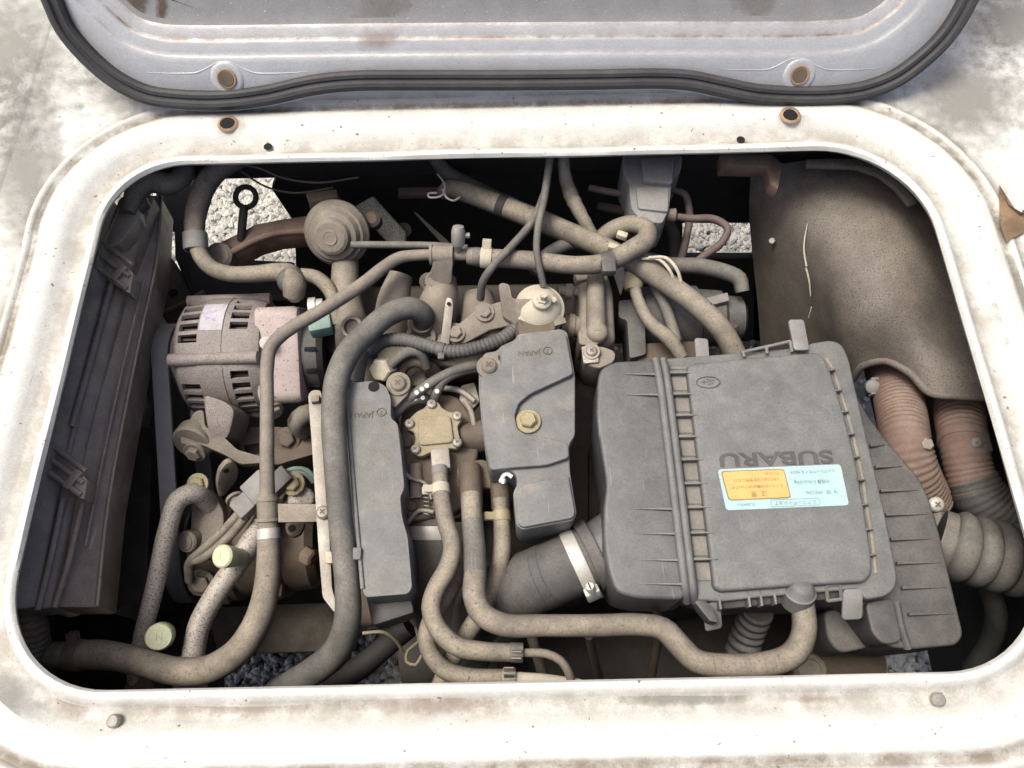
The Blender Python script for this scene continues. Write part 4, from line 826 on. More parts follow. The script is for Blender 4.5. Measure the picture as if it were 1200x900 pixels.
# black ducts
t, *pp = h = hose('throttle_duct', 'black rubber duct with bright worm clamp dropping below the carburettor', [(508, 606, -.15, 30), (508, 640, -.16, 33), (512, 690, -.19, 34), (525, 735, -.24, 32), (545, 770, -.30, 32)], 'rubberblk', 'duct', seg=32)
p, tt, q = at(h, 508, 622); worm_clamp(t, p, tt, q*1.02, .014, (-1, -.1, .5))
t, *pp = hd = hose('intake_duct', 'wide black rubber intake duct joined to the air box neck by a worm clamp', [(700, 648, -.112, 38), (672, 661, -.115, 37), (640, 675, -.122, 37), (605, 690, -.14, 38), (575, 705, -.17, 36), (550, 730, -.23, 34)], 'rubberblk', 'duct', seg=36, wob=.0)
p, tt, q = at(hd, 676, 659); worm_clamp(t, p, tt, q*1.02, .013, (.15, -1, .35))
band(t, hd, 692, 651, .012, 'rubberblk', 1.14, 'end_ring'); band(t, hd, 640, 675, .01, 'rubberblk', 1.02, 'moulded_band')
M['celldust'] = mat('tan_dusted_plastic', (.10, .095, .087), .7, dust=.7, dcol=(.25, .225, .19), bump=.3, mott=.15)
# ================================================================== AIR CLEANER BOX
ab = thing('air_cleaner_box', 'large grey dusty plastic air cleaner box lettered SUBARU with a blue and orange sticker', 'air cleaner', W(900, 600, -.2))
bm = B(); pprism(bm, [(777, 420), (870, 413), (945, 406), (950, 402), (974, 398), (987, 403), (995, 420), (1010, 488), (1037, 600), (1052, 676), (1049, 690), (1038, 699), (1014, 703), (1008, 690), (900, 699), (845, 705), (812, 703)], -.064, .028, .003, 3, rnd=.006); emit(bm, 'lid', 'plastic', ab)
bm = B(); pprism(bm, [(804, 426), (872, 419), (958, 412), (966, 418), (974, 434), (989, 481), (1003, 536), (1013, 592), (1022, 648), (1023, 672), (1014, 682), (925, 687), (845, 693), (837, 688)], -.0545, .014, .006, 4, rnd=.01); emit(bm, 'raised_panel', 'plastic', ab)
# parting flange: two beads
for dx, r in ((0, .0042), (9, .0040)):
    bm = B(); tube(bm, [W(768+dx, 421, -.0560), W(772+dx, 440, -.0555), W(785+dx, 540, -.0555), W(797+dx, 640, -.0555), W(803+dx, 690, -.058), W(805+dx, 704, -.072)], r, 12); emit(bm, 'parting_bead', 'plastic', ab, 60)
# ladder ribs
for x0, x1, y in ((782, 811, 436), (786, 814, 461), (789, 817, 486), (792, 820, 511), (796, 825, 538), (799, 830, 566), (803, 834, 594), (806, 837, 624), (809, 842, 655)):
    bm = B(); prism(bm, [W(x0, y-1.6, -.0555), W(x0, y+1.6, -.0555), W(x1, y+.8, -.0535), W(x1, y-.8, -.0535)], (0, 0, -.012), .0005, 1); emit(bm, 'ladder_rib', 'plastic', ab)
lad = [(781, 425), (782, 436), (786, 461), (789, 486), (792, 511), (796, 538), (799, 566), (803, 594), (806, 624), (809, 655), (813, 684)]
for (xa, ya), (xb, yb) in zip(lad, lad[1:]):
    bm = B(); prism(bm, [W(xa+3, ya+3, -.0628), W(xb+3, yb-3, -.0628), W(xb+24, yb-3, -.0628), W(xa+24, ya+3, -.0628)], (0, 0, -.003), .001, 1); emit(bm, 'ladder_cell', 'celldust', ab)
# ticks along the right edge
tk = [(974, 433), (982, 457), (990, 482), (997, 508), (1003, 535), (1009, 562), (1013, 591), (1018, 620), (1022, 650)]
for a, b in tk:
    bm = B(); prism(bm, [W(a-5, b-.6, -.0535), W(a-2, b+1.3, -.0535), W(a+6, b+.6, -.0575), W(a+6, b-.8, -.0575)], (0, 0, -.009), .0004, 1); emit(bm, 'edge_rib', 'plastic', ab)
bm = B(); tube(bm, [W(a+2.5, b, -.0632) for a, b in [(966, 420)]+tk+[(1024, 672)]], .0017, 8, flat=(Z, .5)); emit(bm, 'edge_groove_dust', 'castdusty', ab, 60)
# left chamber with neck
bm = B(); pprism(bm, [(700, 450), (703, 432), (720, 423), (771, 421), (782, 500), (797, 620), (806, 703), (745, 701), (722, 694), (714, 672), (708, 640), (707, 600), (711, 568), (706, 535), (699, 490)], -.0585, .085, .018, 5, rnd=.01); emit(bm, 'inlet_chamber', 'gloss', ab, 60)
for x0, x1, y in ((726, 772, 438), (729, 775, 462), (737, 792, 596), (741, 795, 625), (748, 799, 656), (747, 801, 684)):
    bm = B(); prism(bm, [W(x0, y-.3, -.0583), W(x0, y+.3, -.0583), W(x1, y+1.6, -.0535), W(x1, y-1.2, -.0535)], (0, 0, -.008), .0004, 1); emit(bm, 'chamber_rib', 'gloss', ab)
pl = [(735, 632, -.105, 42), (715, 641, -.108, 39), (697, 649, -.111, 35), (684, 655, -.113, 34)]
bm = B(); tube(bm, [W(*p[:3]) for p in pl], [rad(*p) for p in pl], 36); emit(bm, 'neck', 'gloss', ab, 60)
bm = B(); pprism(bm, [(722, 640), (806, 640), (808, 706), (740, 704), (726, 690)], -.09, .06, .008, rnd=.008); emit(bm, 'chamber_base', 'plasticdark', ab)
# lower case
bm = B(); pprism(bm, [(985, 420), (1000, 455), (1017, 486), (1040, 516), (1076, 558), (1088, 580), (1101, 622), (1115, 682), (1130, 744), (1122, 756), (1067, 761), (1040, 758), (1000, 705), (860, 708), (800, 690), (790, 430)], -.092, .085, .005, 3, rnd=.008); emit(bm, 'lower_case', 'plasticdark', ab)
for x0, x1, y in ((1021, 1038, 521), (1027, 1058, 546), (1033, 1077, 574), (1039, 1088, 602), (1045, 1093, 631), (1052, 1103, 659), (1058, 1110, 688), (1066, 1117, 719)):
    bm = B(); prism(bm, [W(x0, y-1.5, -.086), W(x0, y+2.4, -.086), W(x1, y+.6, -.0915), W(x1, y-.4, -.0915)], (0, 0, -.008), .0006, 1); emit(bm, 'case_rib', 'plasticdark', ab)
bm = B(); tube(bm, [W(1050, 706, -.089), W(1056, 735, -.089), W(1064, 760, -.094)], .004, 10); emit(bm, 'case_bead', 'plasticdark', ab)
bm = B(); pprism(bm, [(1014, 706), (1047, 700), (1058, 752), (1036, 756), (1022, 742)], -.084, .03, .006, 3, rnd=.006); emit(bm, 'case_corner', 'plasticdark', ab)
bm = B(); pprism(bm, [(965, 715), (1015, 712), (1028, 757), (985, 766), (970, 750)], -.135, .06, .008, 3, rnd=.008); emit(bm, 'resonator', 'plasticdark', ab)
# front rail with windows
bm = B(); pprism(bm, [(838, 702, -.072), (925, 694, -.072), (1010, 688, -.072), (1012, 699, -.078), (930, 706, -.078), (845, 714, -.078)], 0, .012, .0012); emit(bm, 'front_rail', 'plasticdark', ab)
for a, b in ((842, 706), (876, 703), (890, 702), (906, 700)):
    bm = B(); box(bm, W(a, b, -.070), X, Y, Z, .0022, .014, .012, .0005); emit(bm, 'rail_web', 'plastic', ab)
bm = B(); q = [W(968, 686, -.062), W(984, 684, -.062), W(986, 702, -.070), W(970, 704, -.070)]
for a, b in zip(q, q[1:]+q[:1]): tube(bm, [a, b], .0017, 6)
emit(bm, 'rail_window', 'plastic', ab)
bm = B(); pprism(bm, [(802, 690), (812, 690), (836, 712), (842, 730), (832, 728)], -.066, .02, .0015); emit(bm, 'front_gusset', 'plasticdark', ab)
# rear rail
bm = B(); tube(bm, [W(868, 413, -.058), W(900, 406, -.056), W(926, 400, -.055)], .0018, 8); tube(bm, [W(926, 400, -.055), W(928, 412, -.058)], .0018, 8); tube(bm, [W(898, 406, -.056), W(899, 414, -.058)], .0018, 8); tube(bm, [W(871, 412, -.057), W(872, 418, -.058)], .0018, 8); emit(bm, 'rear_rail', 'plastic', ab)
# spring clips
def clip(P, w):
    bm = B(); d = P[1]-P[0]; s = d.cross(Z).normalized()
    a = [P[0]-s*w/2, P[0]+s*w/2, P[1]+s*w/2*1.02, P[1]-s*w/2*1.02]; prism(bm, round_poly(a, .004), (0, 0, -.004), .001); emit(bm, 'spring_clip', 'connector', ab)
clip([W(940, 410, -.054), W(933, 374, -.056)], .016); clip([W(824, 424, -.066), W(822, 396, -.075)], .014)
clip([W(1000, 690, -.062), W(999, 726, -.078)], .018); clip([W(834, 706, -.07), W(837, 738, -.09)], .016)
bm = B(); lathe(bm, W(937, 694, -.0655), (0, .5, 1), [(-.014, .0145), (.002, .0145), (.003, .0125), (.009, .011), (.013, .006)], 28); emit(bm, 'elbow_cap', 'plastic', ab, 50)
# lettering and emblem
put_text('SUBARU', W(909, 536.5, -.0542), .0185, 'emboss', ab, 'lettering', Vector((-1, -.012, 0)), 1.62, .0006, bold=.0004)
eo = W(830, 448, -.0541); bm = B(); tube(bm, [eo+X*.0118*math.cos(k/24*6.2832)+Y*.0062*math.sin(k/24*6.2832) for k in range(25)], .0006, 6, closed=True, step=.002); emb = emit(bm, 'emblem_ring', 'emboss', ab)
for dx, dy, r in ((.0045, -.0005, .0034), (-.001, .0022, .0016), (-.0045, .0008, .0016), (-.0022, -.0018, .0016), (-.006, -.0022, .0014), (.0005, -.0034, .0014)):
    bm = B(); q = []
    for k in range(8): a = k/8*6.2832; rr_ = r if k % 2 == 0 else r*.28; q.append(eo+X*(rr_*1.35*math.cos(a)*-1)+Y*(rr_*math.sin(a))+X*-dx*.9+Y*-dy)
    prism(bm, q, (0, 0, -.0006), 0); emit(bm, 'emblem_star', 'emboss', emb)
# sticker
s4 = [W(841, 550, -.0541), W(985, 544, -.0541), W(995, 592, -.0541), W(851, 598, -.0541)]
bm = B(); prism(bm, round_poly(s4, .0035), (0, 0, -.0004), 0); st = emit(bm, 'sticker', 'stk_blue', ab)
def sp_(u, v, h=-.0539):   # picture fractions across the sticker
    a = s4[0].lerp(s4[1], u).lerp(s4[3].lerp(s4[2], u), v); a.z = h; return a
def so_(u, v): return sp_(u, v, -.0539)
bm = B(); prism(bm, round_poly([sp_(.02, .05, -.05375), sp_(.535, .055, -.05375), sp_(.545, .775, -.05375), sp_(.035, .775, -.05375)], .0035), (0, 0, -.0003), 0); emit(bm, 'sticker_border', 'stk_ink2', st)
bm = B(); prism(bm, round_poly([sp_(.028, .075, -.05355), sp_(.527, .08, -.05355), sp_(.537, .75, -.05355), sp_(.043, .75, -.05355)], .0032), (0, 0, -.0003), 0); emit(bm, 'sticker_orange_panel', 'stk_orange', st)
sxd = (s4[0]-s4[1]).normalized()
def stx(s, u, v, size, m='stk_ink', sx=1.): put_text(s, sp_(u, v, -.0533 if m == 'stk_ink2' else -.0537), size, m, st, 'sticker_print', sxd, sx, .00005)
stx('注  意', .29, .64, .0062, 'stk_ink2'); stx('エアコンの冷媒はHFC134aです', .29, .46, .0034, 'stk_ink2', 1.05); stx('CFC12(R-12)を使用しない', .29, .30, .0036, 'stk_ink2', 1.05); stx('でください', .42, .15, .0034, 'stk_ink2')
stx('冷  媒 : HFC134a', .80, .66, .0043); stx('冷媒量 0.45±0.03kg', .74, .40, .0042); stx('コンプレッサオイル ND-8', .765, .15, .0037)
stx('エアコンディショナ', .57, .885, .0045); stx('SUBARU', .17, .885, .0038, 'stk_ink', 1.2)
bm = B(); q = round_poly([sp_(.37, .80, -.0537), sp_(.77, .80, -.0537), sp_(.77, .965, -.0537), sp_(.37, .965, -.0537)], .003); 
for a, b in zip(q, q[1:]+q[:1]):
    if (a-b).length > 1e-6: tube(bm, [a, b], .00018, 4)
emit(bm, 'sticker_pill', 'stk_ink', st)

# ================================================================== RIGHT SIDE: inner tub and ducts
tb = thing('inner_wheel_panel', 'rounded brown speckled inner body panel bulging in at the right rear of the bay', 'body panel', W(1000, 350, -.4))
# surface lofted from sections (near edge -> far), px traced at chosen heights
sec = [
 [(880, 195, -.10), (878, 250, -.16), (882, 300, -.21), (888, 360, -.27), (893, 430, -.34)],
 [(915, 192, -.085), (912, 250, -.12), (915, 310, -.17), (922, 370, -.22), (928, 440, -.30)],
 [(945, 188, -.085), (942, 250, -.095), (948, 310, -.125), (958, 370, -.170), (970, 445, -.25)],
 [(970, 186, -.082), (972, 250, -.078), (978, 310, -.088), (986, 370, -.115), (993, 410, -.145), (997, 446, -.19)],
 [(1000, 186, -.080), (1006, 250, -.069), (1012, 310, -.068), (1018, 365, -.086), (1018, 400, -.117), (1012, 428, -.15)],
 [(1022, 188, -.080), (1030, 250, -.066), (1036, 310, -.062), (1040, 365, -.078), (1040, 400, -.106), (1038, 423, -.130)],
 [(1045, 190, -.082), (1054, 250, -.068), (1062, 310, -.063), (1068, 365, -.078), (1068, 405, -.100), (1066, 436, -.120)],
 [(1070, 195, -.086), (1080, 260, -.074), (1088, 320, -.074), (1094, 380, -.096), (1092, 425, -.098), (1090, 460, -.112)],
 [(1098, 205, -.090), (1108, 270, -.080), (1118, 330, -.084), (1124, 385, -.106), (1124, 430, -.094), (1122, 464, -.106)],
 [(1135, 225, -.095), (1145, 290, -.085), (1155, 350, -.084), (1165, 400, -.096), (1166, 440, -.090), (1166, 466, -.102)],
 [(1190, 240, -.1), (1205, 300, -.09), (1220, 360, -.082), (1230, 410, -.088), (1235, 445, -.086), (1236, 468, -.096)]]
rows = []
for s_ in sec:
    P, _ = smooth_path([W(*p) for p in s_], [1]*len(s_), .004); k = 30; rows.append([P[int(i*(len(P)-1)/k)] for i in range(k+1)])
cols = []
for i in range(31):
    P, _ = smooth_path([r_[i] for r_ in rows], [1]*len(rows), .006); k = 40; cols.append([P[int(j*(len(P)-1)/k)] for j in range(k+1)])
bm = B(); vv = [[bm.verts.new(p) for p in c] for c in cols]
for i in range(30):
    for j in range(40): bm.faces.new((vv[i][j], vv[i][j+1], vv[i+1][j+1], vv[i+1][j]))
for _ in range(3): bmesh.ops.smooth_vert(bm, verts=[v for v in bm.verts if not v.is_boundary], factor=.5, use_axis_x=True, use_axis_y=True, use_axis_z=True)
bmesh.ops.recalc_face_normals(bm, faces=bm.faces[:]); bmesh.ops.solidify(bm, geom=bm.faces[:], thickness=.003)
emit(bm, 'panel', 'tub', tb, 60)
# arched lip over the first red duct
bm = B(); tube(bm, [W(970, 447, -.252), W(997, 446, -.192), W(1012, 428, -.152), W(1038, 423, -.130), W(1066, 437, -.120), W(1090, 460, -.114), W(1122, 464, -.108), W(1166, 466, -.104), W(1236, 468, -.098)], .0045, 12); emit(bm, 'rolled_lip', 'tub', tb, 60)
bm = B(); P_ = [W(946, 262, -.094), W(942, 290, -.107), (W(945, 312, -.118)), W(950, 345, -.142), W(951, 362, -.155), W(946, 376, -.172)]; tube(bm, P_[:3], [.0004, .0009, .0012], 8); emit(bm, 'seam_sealer', 'cream', tb)  # cream beads imitate a thin sliver of sunlight on the panel
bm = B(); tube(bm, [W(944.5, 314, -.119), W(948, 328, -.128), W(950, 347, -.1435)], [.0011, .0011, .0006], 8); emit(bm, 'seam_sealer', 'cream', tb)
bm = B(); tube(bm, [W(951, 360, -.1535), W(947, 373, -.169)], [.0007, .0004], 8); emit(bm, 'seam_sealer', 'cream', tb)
for a_, b_, z_ in ((905, 282, -.148),): bolt(tb, W(a_, b_, z_), (-.5, -.5, .7), .004, 'bright', washer=False)
bm = B(); pprism(bm, [(945, 186), (1010, 186), (1040, 196), (1062, 215), (1075, 238), (1066, 240), (1050, 220), (1030, 205), (1005, 196), (945, 194)], -.045, .006, .002, rnd=.003); emit(bm, 'edge_strip', 'tub', tb)
def ribbed(p, a=.05): return lambda s: 1+a*math.sin(2*math.pi*s/p)
t, *pp = h = hose('heater_duct', 'faded red corrugated duct emerging under the arch of the inner panel beside the air box', [(1036, 405, -.215, 22), (1046, 440, -.185, 25), (1056, 485, -.155, 27), (1062, 520, -.14, 27), (1070, 550, -.15, 27), (1088, 590, -.19, 27)], 'redhose', 'duct', seg=30, mod=ribbed(.0058, .028), step=.0012, wob=0)
band(t, h, 1047, 440, .012, 'redhose', 1.03, 'cuff'); band(t, h, 1051, 458, .010, 'redhose', 1.03, 'cuff')
bm = B(); p = W(1022, 453, -.165); lathe(bm, p, (-.3, -.5, 1), [(-.006, .008), (.005, .008), (.007, .005)], 14); o = emit(bm, 'duct_clip', 'connector', t)
bm = B(); 
for dy in (-8, 8): box(bm, W(1028, 453+dy, -.168), (1, .1, 0), (-.1, 1, 0), Z, .018, .004, .01, .001)
emit(bm, 'clip_leg', 'connector', o)
t, *pp = h = hose('heater_duct', 'faded red corrugated duct below the flat lip of the inner panel turning black lower down', [(1120, 440, -.19, 27), (1125, 490, -.16, 27), (1130, 525, -.15, 26), (1137, 555, -.155, 26), (1148, 580, -.16, 28), (1172, 605, -.165, 30), (1215, 625, -.17, 32)], 'redhose', 'duct', seg=30, mod=ribbed(.0058, .025), step=.0012, wob=0)
pk = [at(h, x, y) for x, y in ((1139, 562), (1148, 580), (1160, 594), (1175, 606), (1200, 619))]; bm = B(); tube(bm, [a[0] for a in pk], [a[2]*1.04 for a in pk], 28, mod=ribbed(.006, .02), step=.0014); emit(bm, 'black_sleeve', 'rubberblk', t, 60)
band(t, h, 1128, 516, .009, 'redhose', 1.05, 'cuff'); bm = B(); box(bm, W(1149, 520, -.135), X, Y, Z, .016, .022, .014, .002); o = emit(bm, 'cuff_clip', 'plasticdark', t)
bolt(t, W(1143, 519, -.126), (-.2, -.3, 1), .0055, 'connector', cross=True, washer=False)
t, *pp = h = hose('intake_bellows', 'thick grey brown rubber bellows with deep rings entering the air box from the right wall', [(1098, 632, -.125, 38), (1115, 638, -.122, 39), (1150, 647, -.12, 40), (1185, 655, -.12, 41), (1240, 665, -.12, 42)], 'rubber', 'duct', seg=44, mod=lambda s: .95 if s < .012 else .86+.2*abs(math.sin(math.pi*(s-.012)/.0180))**.5, step=.0012, wob=0)
t = thing('hose_support', 'small dusty bolted hose support bracket standing between the two red ducts', 'bracket', W(1090, 560, -.2))
bm = B(); pprism(bm, [(1075, 532), (1096, 527), (1094, 535), (1085, 542), (1074, 540)], -.13, .004, .001); emit(bm, 'tab', 'steel', t)
bolt(t, W(1085, 521, -.118), (0, -.2, 1), .0065, 'steel', washer=False); bm = B(); tube(bm, [W(1086, 540, -.135), W(1090, 575, -.16), W(1096, 600, -.18)], .004, 10); emit(bm, 'stay', 'steel', t)
bolt(t, W(1096, 591, -.14), (-.1, -.3, 1), .008, 'bright', cross=True, washer=False); bm = B(); tube(bm, [W(1098, 600, -.145), W(1103, 618, -.15)], .006, 10); emit(bm, 'stem', 'steel', t)
# dark side pipes below bellows
hose('drain_hose', 'black drain hose hanging below the rubber bellows', [(1160, 690, -.2, 12), (1168, 720, -.22, 12), (1160, 755, -.26, 12), (1140, 785, -.3, 12)], 'rubberblk')
t = thing('side_bracket', 'dark bracket plate with round hole under the air box corner', 'bracket', W(1000, 780, -.3))
bm = B(); pprism(bm, [(930, 745), (1000, 735), (1040, 770), (1040, 800), (930, 800)], -.24, .02, .004, rnd=.006); emit(bm, 'plate', 'castbrown', t)
bm = B(); lathe(bm, W(951, 784, -.239), Z, [(0, .016), (.003, .015), (.003, .010), (.001, .009)], 24); emit(bm, 'boss', 'castdusty', t)
hose('brake_booster_boot', 'dark ribbed rubber boot below the front edge of the air box', [(888, 715, -.16, 18), (878, 738, -.185, 18), (868, 770, -.21, 19), (862, 800, -.24, 20)], 'rubberblk', 'boot', seg=28, mod=ribbed(.011, .09), step=.0016, wob=0)
for xs, lab in (((766, 700, 772, 740, 764, 790), 'thin grey stay rod hanging left of the ribbed rubber boot'), ((690, 745, 696, 770, 704, 800), 'grey stay rod below the straight run of the fat breather hose')):
    hose('stay_rod', lab, [(xs[0], xs[1], -.12, 5), (xs[2], xs[3], -.18, 5), (xs[4], xs[5], -.26, 5)], 'castbrown', 'rod', wob=0)
hose('stay_rod', 'pale stay rod showing between the fuel hose end and the fat breather hose', [(622, 742, -.15, 6), (630, 770, -.17, 6), (640, 806, -.2, 6)], 'castdusty', 'rod', wob=0)

# ================================================================== TOP: hoses, cables, sensors
t, *pp = h = hose('vapour_hose', 'long straight tan hose slanting from the rear beam down to the air box rear edge', [(520, 226, -.10, 9), (528, 221, -.088, 11), (545, 225, -.084, 12), (580, 238, -.083, 12.5), (640, 262, -.085, 12.5), (700, 287, -.09, 12.5), (745, 309, -.09, 13), (790, 338, -.088, 13), (825, 365, -.09, 13), (848, 390, -.095, 13), (862, 416, -.105, 13)], 'rubbertan')
band(t, h, 588, 241, .010, 'blackdeep', 1.06, 'tape_band')
bm = B(); p, tt, q = at(h, 528, 221); wr = [p+(RT*math.cos(a)*1.1+UP*math.sin(a)*1.1)*q for a in [R(k) for k in range(-150, 100, 25)]]; tube(bm, [W(513, 204, -.07)]+[W(520, 214, -.07), W(521, 224, -.07), W(516, 230, -.07), W(503, 231, -.07), W(502, 227, -.07), W(512, 226, -.07)], .0013, 8, step=.002); tube(bm, [W(519, 222, -.07), W(524, 232, -.072), W(532, 235, -.075), W(539, 231, -.076)], .0013, 8, step=.002); emit(bm, 'wire_clip', 'bright', t, 60)
for a, b in ((729, 276), (719, 290)):
    bm = B(); box(bm, W(a, b, -.07), (1, -.4, 0), (.4, 1, 0), Z, .012, .007, .008, .001); emit(bm, 'hose_clip', 'cream', t)
hose('vapour_hose', 'thinner grey hose lying behind the long straight tan hose', [(508, 184, -.075, 8), (525, 203, -.095, 9), (560, 222, -.105, 9), (605, 242, -.11, 8.5), (660, 265, -.115, 8.5), (720, 292, -.12, 8)], 'rubber')
hose('throttle_cable', 'thin grey cable dropping from the bed edge to the cream regulator', [(645, 182, -.03, 4.5), (638, 230, -.05, 4.8), (631, 265, -.047, 4.5), (629, 295, -.045, 4.2), (637, 335, -.07, 4)], 'rubber', 'cable')
hose('throttle_cable', 'thin grey cable forking left over the coolant hose', [(640, 222, -.056, 4.5), (625, 258, -.056, 4.8), (600, 288, -.045, 4.8), (577, 313, -.045, 4.8), (566, 330, -.06, 4.8), (563, 350, -.085, 4.8)], 'rubber', 'cable')
t, *pp = h = hose('wiring_harness', 'cloth taped wiring harness bent down beside the throttle cables', [(660, 182, -.035, 7), (662, 205, -.05, 7.5), (669, 228, -.07, 9), (680, 250, -.075, 8), (694, 275, -.09, 7)], 'rubbertan', 'wiring', mod=lambda s: 1+.05*math.sin(s*700))
hose('vacuum_hose', 'blue grey hose with cut end reaching towards the right inner panel', [(745, 300, -.13, 9), (782, 310, -.125, 9.5), (820, 312, -.12, 9.5), (850, 319, -.12, 9.5), (866, 327, -.122, 9.5), (870, 342, -.128, 8)], 'rubber')
hose('vacuum_hose', 'grey hose curving beneath the coolant hose loop', [(625, 320, -.1, 8), (640, 300, -.095, 8), (660, 288, -.095, 8), (690, 282, -.11, 8)], 'rubber')
# thermostat housing
t = thing('thermostat_housing', 'tall pale dusty cast thermostat housing column beside the centre cover', 'thermostat housing', W(700, 400, -.2))
bm = B(); pprism(bm, [(674, 322), (684, 316), (712, 317), (719, 340), (722, 398), (712, 405), (684, 404), (677, 390), (680, 350)], -.105, .09, .008, 4, rnd=.008); emit(bm, 'column', 'castdusty', t)
bm = B(); P = [(698, 322, -.098, 10), (698, 350, -.094, 11), (699, 392, -.094, 12)]; tube(bm, [W(*p[:3]) for p in P], [rad(*p) for p in P], 20); lathe(bm, W(699, 393, -.10), (0, -.1, 1), [(0, .0125), (.012, .012), (.016, .008)], 20); emit(bm, 'rib_pipe', 'castdusty', t, 60)
bm = B(); pprism(bm, [(677, 388), (700, 384), (702, 404), (679, 404)], -.092, .04, .004, 3, rnd=.004); emit(bm, 'flange', 'castdusty', t)
bm = B(); lathe(bm, W(678, 383, -.12), (-1, .1, .1), [(-.01, .012), (.006, .012), (.006, .014), (.012, .014), (.012, .011), (.02, .011)], 20); emit(bm, 'side_port', 'castdusty', t)
bm = B(); lathe(bm, W(676, 342, -.115), (-1, .05, .1), [(-.01, .006), (.006, .006), (.006, .009), (.013, .009), (.013, .006), (.022, .006)], 12); emit(bm, 'sensor', 'castdusty', t)
bm = B(); pprism(bm, [(672, 316), (690, 312), (692, 326), (676, 330)], -.1, .02, .003); emit(bm, 'upper_lug', 'castdusty', t)
bm = B(); pprism(bm, [(683, 404), (708, 406), (722, 412), (720, 424), (702, 432), (684, 426)], -.088, .05, .005, 3, rnd=.005); emit(bm, 'lower_pipe', 'castdusty', t)
bm = B(); pprism(bm, [(681, 406), (700, 405), (702, 424), (684, 426)], -.084, .004, .001, rnd=.002); emit(bm, 'earth_tab', 'pipealu', t)
bolt(t, W(693, 412, -.083), (0, -.1, 1), .0062, 'steel', cross=True)
bm = B(); pprism(bm, [(716, 312, -.09), (731, 306, -.085), (733, 330, -.1), (727, 346, -.11), (722, 330, -.1)], 0, .002, .0006); emit(bm, 'heat_tab', 'castdusty', t)
# Y harness
t, *pp = h = hose('injector_harness', 'grey forked wiring harness with a tan cap behind the air box', [(743, 330, -.105, 7), (747, 350, -.105, 7), (762, 378, -.105, 8), (785, 398, -.105, 9), (800, 420, -.11, 8)], 'rubbertan', 'wiring', mod=lambda s: 1+.04*math.sin(s*500))
P = [(762, 330, -.115, 6), (775, 350, -.115, 6.5), (786, 378, -.112, 7), (792, 402, -.108, 8)]; bm = B(); tube(bm, [W(*p[:3]) for p in P], [rad(*p) for p in P], 14); emit(bm, 'branch', 'rubber', t, 60)
bm = B(); lathe(bm, W(742, 333, -.106), (-.05, .9, .25), [(-.006, .010), (.0, .0125), (.012, .0125), (.012, .011), (.018, .011), (.019, .008)], 22); emit(bm, 'cap', 'yellowdust', t)
hose('bare_wire', 'thin cream wire curling over the straight tan hose', [(760, 302, -.07, 2), (780, 302, -.068, 2), (793, 315, -.068, 2), (798, 330, -.078, 2)], 'cream', 'wire', wob=0)
hose('bare_wire', 'second thin cream wire curling just behind the first one', [(752, 303, -.072, 1.8), (772, 304, -.071, 1.8), (785, 317, -.071, 1.8), (789, 326, -.078, 1.8)], 'cream', 'wire', wob=0)
# starter motor
t = thing('starter_motor', 'dark grey cylindrical starter motor half hidden behind the air box', 'starter motor', W(800, 390, -.24))
bm = B(); lathe(bm, W(742, 375, -.17), X, [(0, .03), (.004, .04), (.075, .04), (.078, .036), (.105, .034), (.11, .028), (.13, .026), (.135, .018)], 40); emit(bm, 'body', 'plasticdark', t, 35)
bm = B(); pprism(bm, [(725, 352), (755, 350), (757, 415), (738, 420), (735, 375), (725, 372)], -.13, .05, .004, 2, rnd=.004); emit(bm, 'end_frame', 'plasticdark', t)
bm = B(); pprism(bm, [(822, 350), (853, 342), (855, 352), (840, 356), (824, 358)], -.128, .008, .0015); emit(bm, 'terminal', 'connector', t)
bm = B(); lathe(bm, W(852, 375, -.155), (.3, -.2, 1), [(-.02, .018), (.004, .018), (.008, .013)], 24); emit(bm, 'solenoid_end', 'castbrown', t)
bm = B(); pprism(bm, [(744, 402), (830, 398), (832, 420), (746, 424)], -.14, .02, .003); emit(bm, 'lower_plate', 'castbrown', t)
# top connector / relay
t = thing('ignition_relay', 'grey box shaped relay hanging from the bed beam with pink wires', 'relay', W(760, 250, -.13))
bm = B(); pprism(bm, [(729, 182), (800, 182), (798, 200), (787, 212), (786, 226), (784, 245), (776, 262), (752, 258), (740, 245), (737, 215), (730, 203)], -.062, .05, .005, 3, rnd=.005); emit(bm, 'housing', 'connector', t)
bm = B(); pprism(bm, [(752, 186), (790, 184), (788, 215), (754, 212)], -.055, .02, .003, rnd=.003); emit(bm, 'face_block', 'connector', t)
bm = B(); pprism(bm, [(745, 218), (784, 220), (783, 248), (748, 244)], -.058, .02, .003, rnd=.003); emit(bm, 'lower_block', 'connector', t)
bm = B(); lathe(bm, W(785, 252, -.075), (1, -.1, 0), [(-.004, .007), (.006, .008), (.008, .005)], 14); emit(bm, 'wire_boot', 'pinkwire', t)
hose('pink_wire', 'pink rubber wire looping out of the relay towards the daylight gap', [(787, 253, -.075, 4), (810, 256, -.08, 4.5), (838, 257, -.085, 4.5), (853, 268, -.09, 4.5), (846, 284, -.1, 4.5), (825, 300, -.12, 4.5), (805, 315, -.14, 4.5)], 'pinkwire', 'wire', wob=0)
hose('pink_wire', 'dark wire dropping steeply behind the relay', [(786, 222, -.09, 4), (802, 228, -.1, 4.5), (808, 250, -.11, 4.5), (804, 280, -.12, 4.5), (798, 305, -.14, 5)], 'pinkwire', 'wire', wob=0)
hose('pink_wire', 'straight red brown wire running left from the relay', [(690, 220, -.1, 4), (715, 225, -.1, 4.5), (745, 230, -.1, 4.5)], 'pinkwire', 'wire', wob=0)
hose('loom', 'dark cable loom passing behind the relay into the gap', [(700, 242, -.12, 5), (740, 250, -.12, 6), (785, 268, -.13, 8), (790, 300, -.15, 9)], 'blackdeep', 'wiring')

